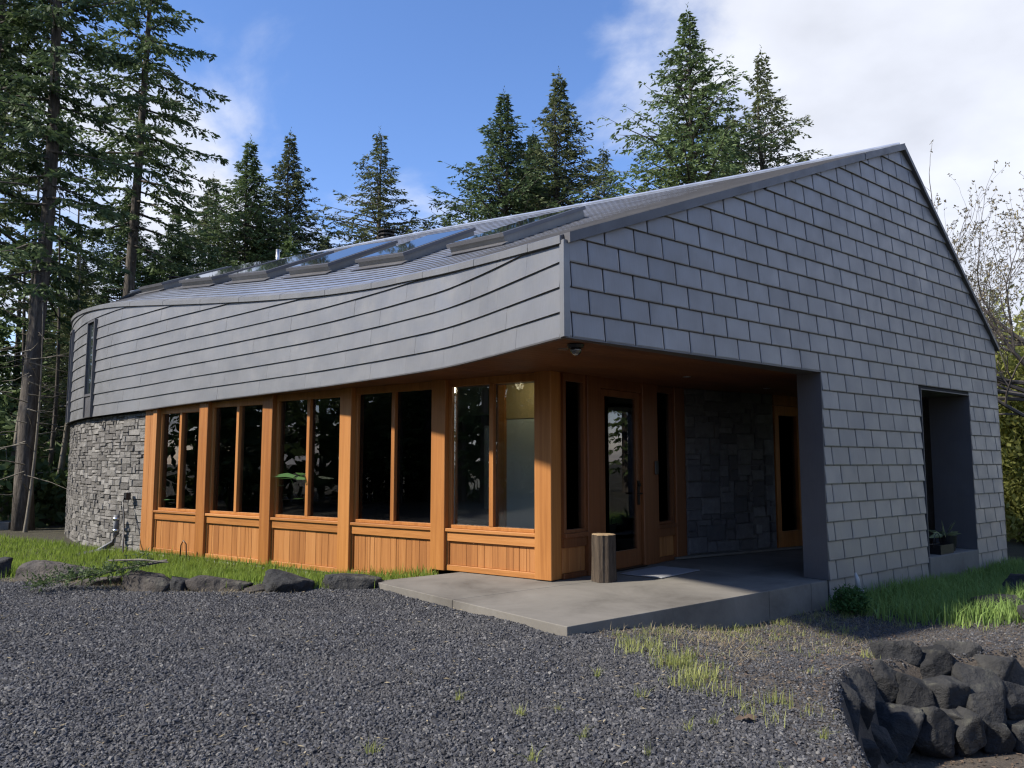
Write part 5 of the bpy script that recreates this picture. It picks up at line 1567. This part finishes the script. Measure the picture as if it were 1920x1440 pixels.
# hoop of black hose in the lawn
hp = wp(7.55, 0, .25); hz = gzf(hp[0], hp[1])
q = MB(); q.tube([hp[0:2].tolist() + [hz - .05], (hp[0] + .01, hp[1], hz + .28), (hp[0] + .05, hp[1], hz + .36), (hp[0] + .10, hp[1], hz + .30), (hp[0] + .12, hp[1] - .02, hz + .1), (hp[0] + .12, hp[1] - .02, hz - .05)], .011, 7)
tag(q.build("hose_hoop", M["black_plastic"], None, True), "black hose end looped upright in the lawn below the second window", "hose")
# fallen fir branch and pale stick over the border rock
fb = empty("fallen_branch", (-5.0, 9.78, gzf(-5.0, 9.78) + .14)); fb.rotation_euler = (0, -.08, .30); tag(fb, "green fir branch fallen across the border rocks", "branch"); LOCAL.add(fb.name)
r = np.random.default_rng(9); q = MB(); q.tube([(-.7, 0, 0), (0, .03, .05), (.75, 0, .12)], [.006, .012, .02], 5); q.build("stem", M["twig"], fb); Vs = []
for i in range(150):
    p = np.array([r.uniform(-.7, .62), r.normal(0, .05), 0]); p[2] = .06 + .08 * p[0]; d = np.array([r.uniform(-.9, .1), r.normal(0, .8), r.normal(.15, .35)]); d /= np.linalg.norm(d); L = r.uniform(.08, .3)
    for k in range(9):
        b = p + d * L * k / 9; e_ = d + r.normal(0, .6, 3); e_ /= np.linalg.norm(e_); w_ = np.cross(e_, r.normal(0, 1, 3)); w_ /= np.linalg.norm(w_)
        Vs += [b, b + e_ * .03 + w_ * .008, b + e_ * .065, b + e_ * .03 - w_ * .008]
np_mesh("needles", Vs, np.arange(len(Vs)).reshape(-1, 4), M["fir_needles"]).parent = fb
q = MB(); q.tube([(-4.9, 9.75, .27), (-4.5, 9.72, .285), (-4.15, 9.70, .255)], [.010, .014, .008], 6); tag(q.build("stick", M["pale_bark"]), "pale stick lying on top of the flat-topped border rock", "stick")
# small evergreen shrub and clear tube by the gable
def sh_fn(r, n):
    P = r.normal(0, 1, (n, 3)); P /= np.linalg.norm(P, axis=1)[:, None]; return P * (r.random((n, 1)) ** .45) * np.array([.20, .20, .17]) * (.75 + .5 * r.random((n, 1))) + [0, 0, .17]
sb = sp(4.15, -.42, 0); e = empty("small_shrub", (sb[0], sb[1], gzf(sb[0], sb[1]))); tag(e, "small bright evergreen shrub at the foot of the slab by the gable wall", "shrub"); LOCAL.add(e.name)
V = leaf_cloud(2600, sh_fn, .022, 6); np_mesh("leaves", V, np.arange(len(V)).reshape(-1, 4), M["bush_leaf"]).parent = e
q = MB()
for k in range(9):
    a_ = k * .7; q.tube([(0, 0, -.05), (.06 * math.cos(a_), .06 * math.sin(a_), .12), (.14 * math.cos(a_), .14 * math.sin(a_), .26)], [.006, .005, .002], 4)
q.build("stems", M["twig"], e)
vb = sp(4.75, -.22, 0); e = empty("standpipe", (vb[0], vb[1], gzf(vb[0], vb[1]))); tag(e, "grey pipe stub with a clear tube beside the gable wall", "pipe"); LOCAL.add(e.name)
q = MB(); q.tube([(0, 0, -.1), (0, 0, .16), (0, 0, .165), (0, 0, .20)], [.055, .055, .065, .065], 14); q.build("stub", M["grey_plastic"], e, True)
q = MB(); q.tube([(0, 0, .20), (-.01, 0, .32), (-.03, 0, .40)], [.03, .028, .012], 10); q.build("clear_tube", M["white_plastic"], e, True)
# concrete pad far left and single maple leaf on the gravel
q = MB(); q.prism([(-15.5, 21.2, -.6), (-13.6, 21.6, -.6), (-14.0, 24.5, -.6), (-17, 25, -.6)], (0, 0, .45)); tag(bevel(q.build("concrete_pad", M["concrete"]), .01), "corner of a concrete pad at the far left edge of the lawn", "slab")
lf = place(1398, 1365, 4.95); zl = gzf(lf[0], lf[1]) + .03; Vl = []; 
for k in range(22):
    a_ = 2 * math.pi * k / 22; rr2 = .075 * (1.0 if k % 4 == 0 else (.45 if k % 4 == 2 else .7)); Vl.append((lf[0] + rr2 * math.cos(a_), lf[1] + rr2 * math.sin(a_) * .9, zl + .012 * math.sin(3 * a_)))
mesh_obj("maple_leaf", Vl + [(lf[0], lf[1], zl - .008)], [(k, (k + 1) % 22, 22) for k in range(22)], M["litter"]).data.update()
tag(bpy.data.objects["maple_leaf"], "single curled dead maple leaf lying on the gravel", "leaf")

# ------------------------------------------------------------------ houseplants behind the glass
leaf_mat("plant_leaf", (.05, .13, .04), (.14, .28, .09), .3, 4.0)
def houseplant(s_, o_, h, n, lsz, seed, label):
    p = wp(s_, 0, o_); e = empty("houseplant", (p[0], p[1], 0)); LOCAL.add(e.name); tag(e, label, "houseplant", "houseplants behind the window wall")
    q = MB(); q.tube([(0, 0, .001), (0, 0, .30), (0, 0, .31), (0, 0, .26)], [.14, .18, .165, .16], 16); q.build("pot", M["charcoal"], e)
    r = np.random.default_rng(seed); q = MB(); st2 = MB()
    for i in range(n):
        a = r.uniform(0, 6.28); el = r.uniform(1.0, 1.45); L = h * r.uniform(.45, 1.0)
        d = np.array([math.cos(a) * math.cos(el), math.sin(a) * math.cos(el), math.sin(el)]); b = np.array([0, 0, .28]); t_ = b + d * L
        st2.tube([b, b + d * L * .6, t_], [.010, .008, .004], 4, False)
        ld = d + np.array([0, 0, -.9]); ld /= np.linalg.norm(ld); w_ = np.cross(ld, d + r.normal(0, .2, 3)); w_ /= np.linalg.norm(w_) + 1e-6; s2 = lsz * r.uniform(.5, .9)
        q.add([t_, t_ + ld * s2 * .35 + w_ * s2 * .28, t_ + ld * s2 * .8 + w_ * s2 * .16, t_ + ld * s2 * 1.15, t_ + ld * s2 * .8 - w_ * s2 * .16, t_ + ld * s2 * .35 - w_ * s2 * .28], [(0, 1, 2, 3, 4, 5)])
    st2.build("stems", M["plant_leaf"], e); q.build("leaves", M["plant_leaf"], e)
houseplant(8.62, -.42, .85, 40, .24, 1, "leafy houseplant behind the right pane of the leftmost window")
houseplant(6.95, -.48, .62, 30, .20, 2, "low houseplant behind the second window from the stone wall")
houseplant(4.85, -.52, 1.25, 44, .40, 3, "large broad-leaved houseplant behind the middle window")
houseplant(3.35, -.62, .55, 30, .2, 4, "low houseplant behind the window next to the lamp-lit one")
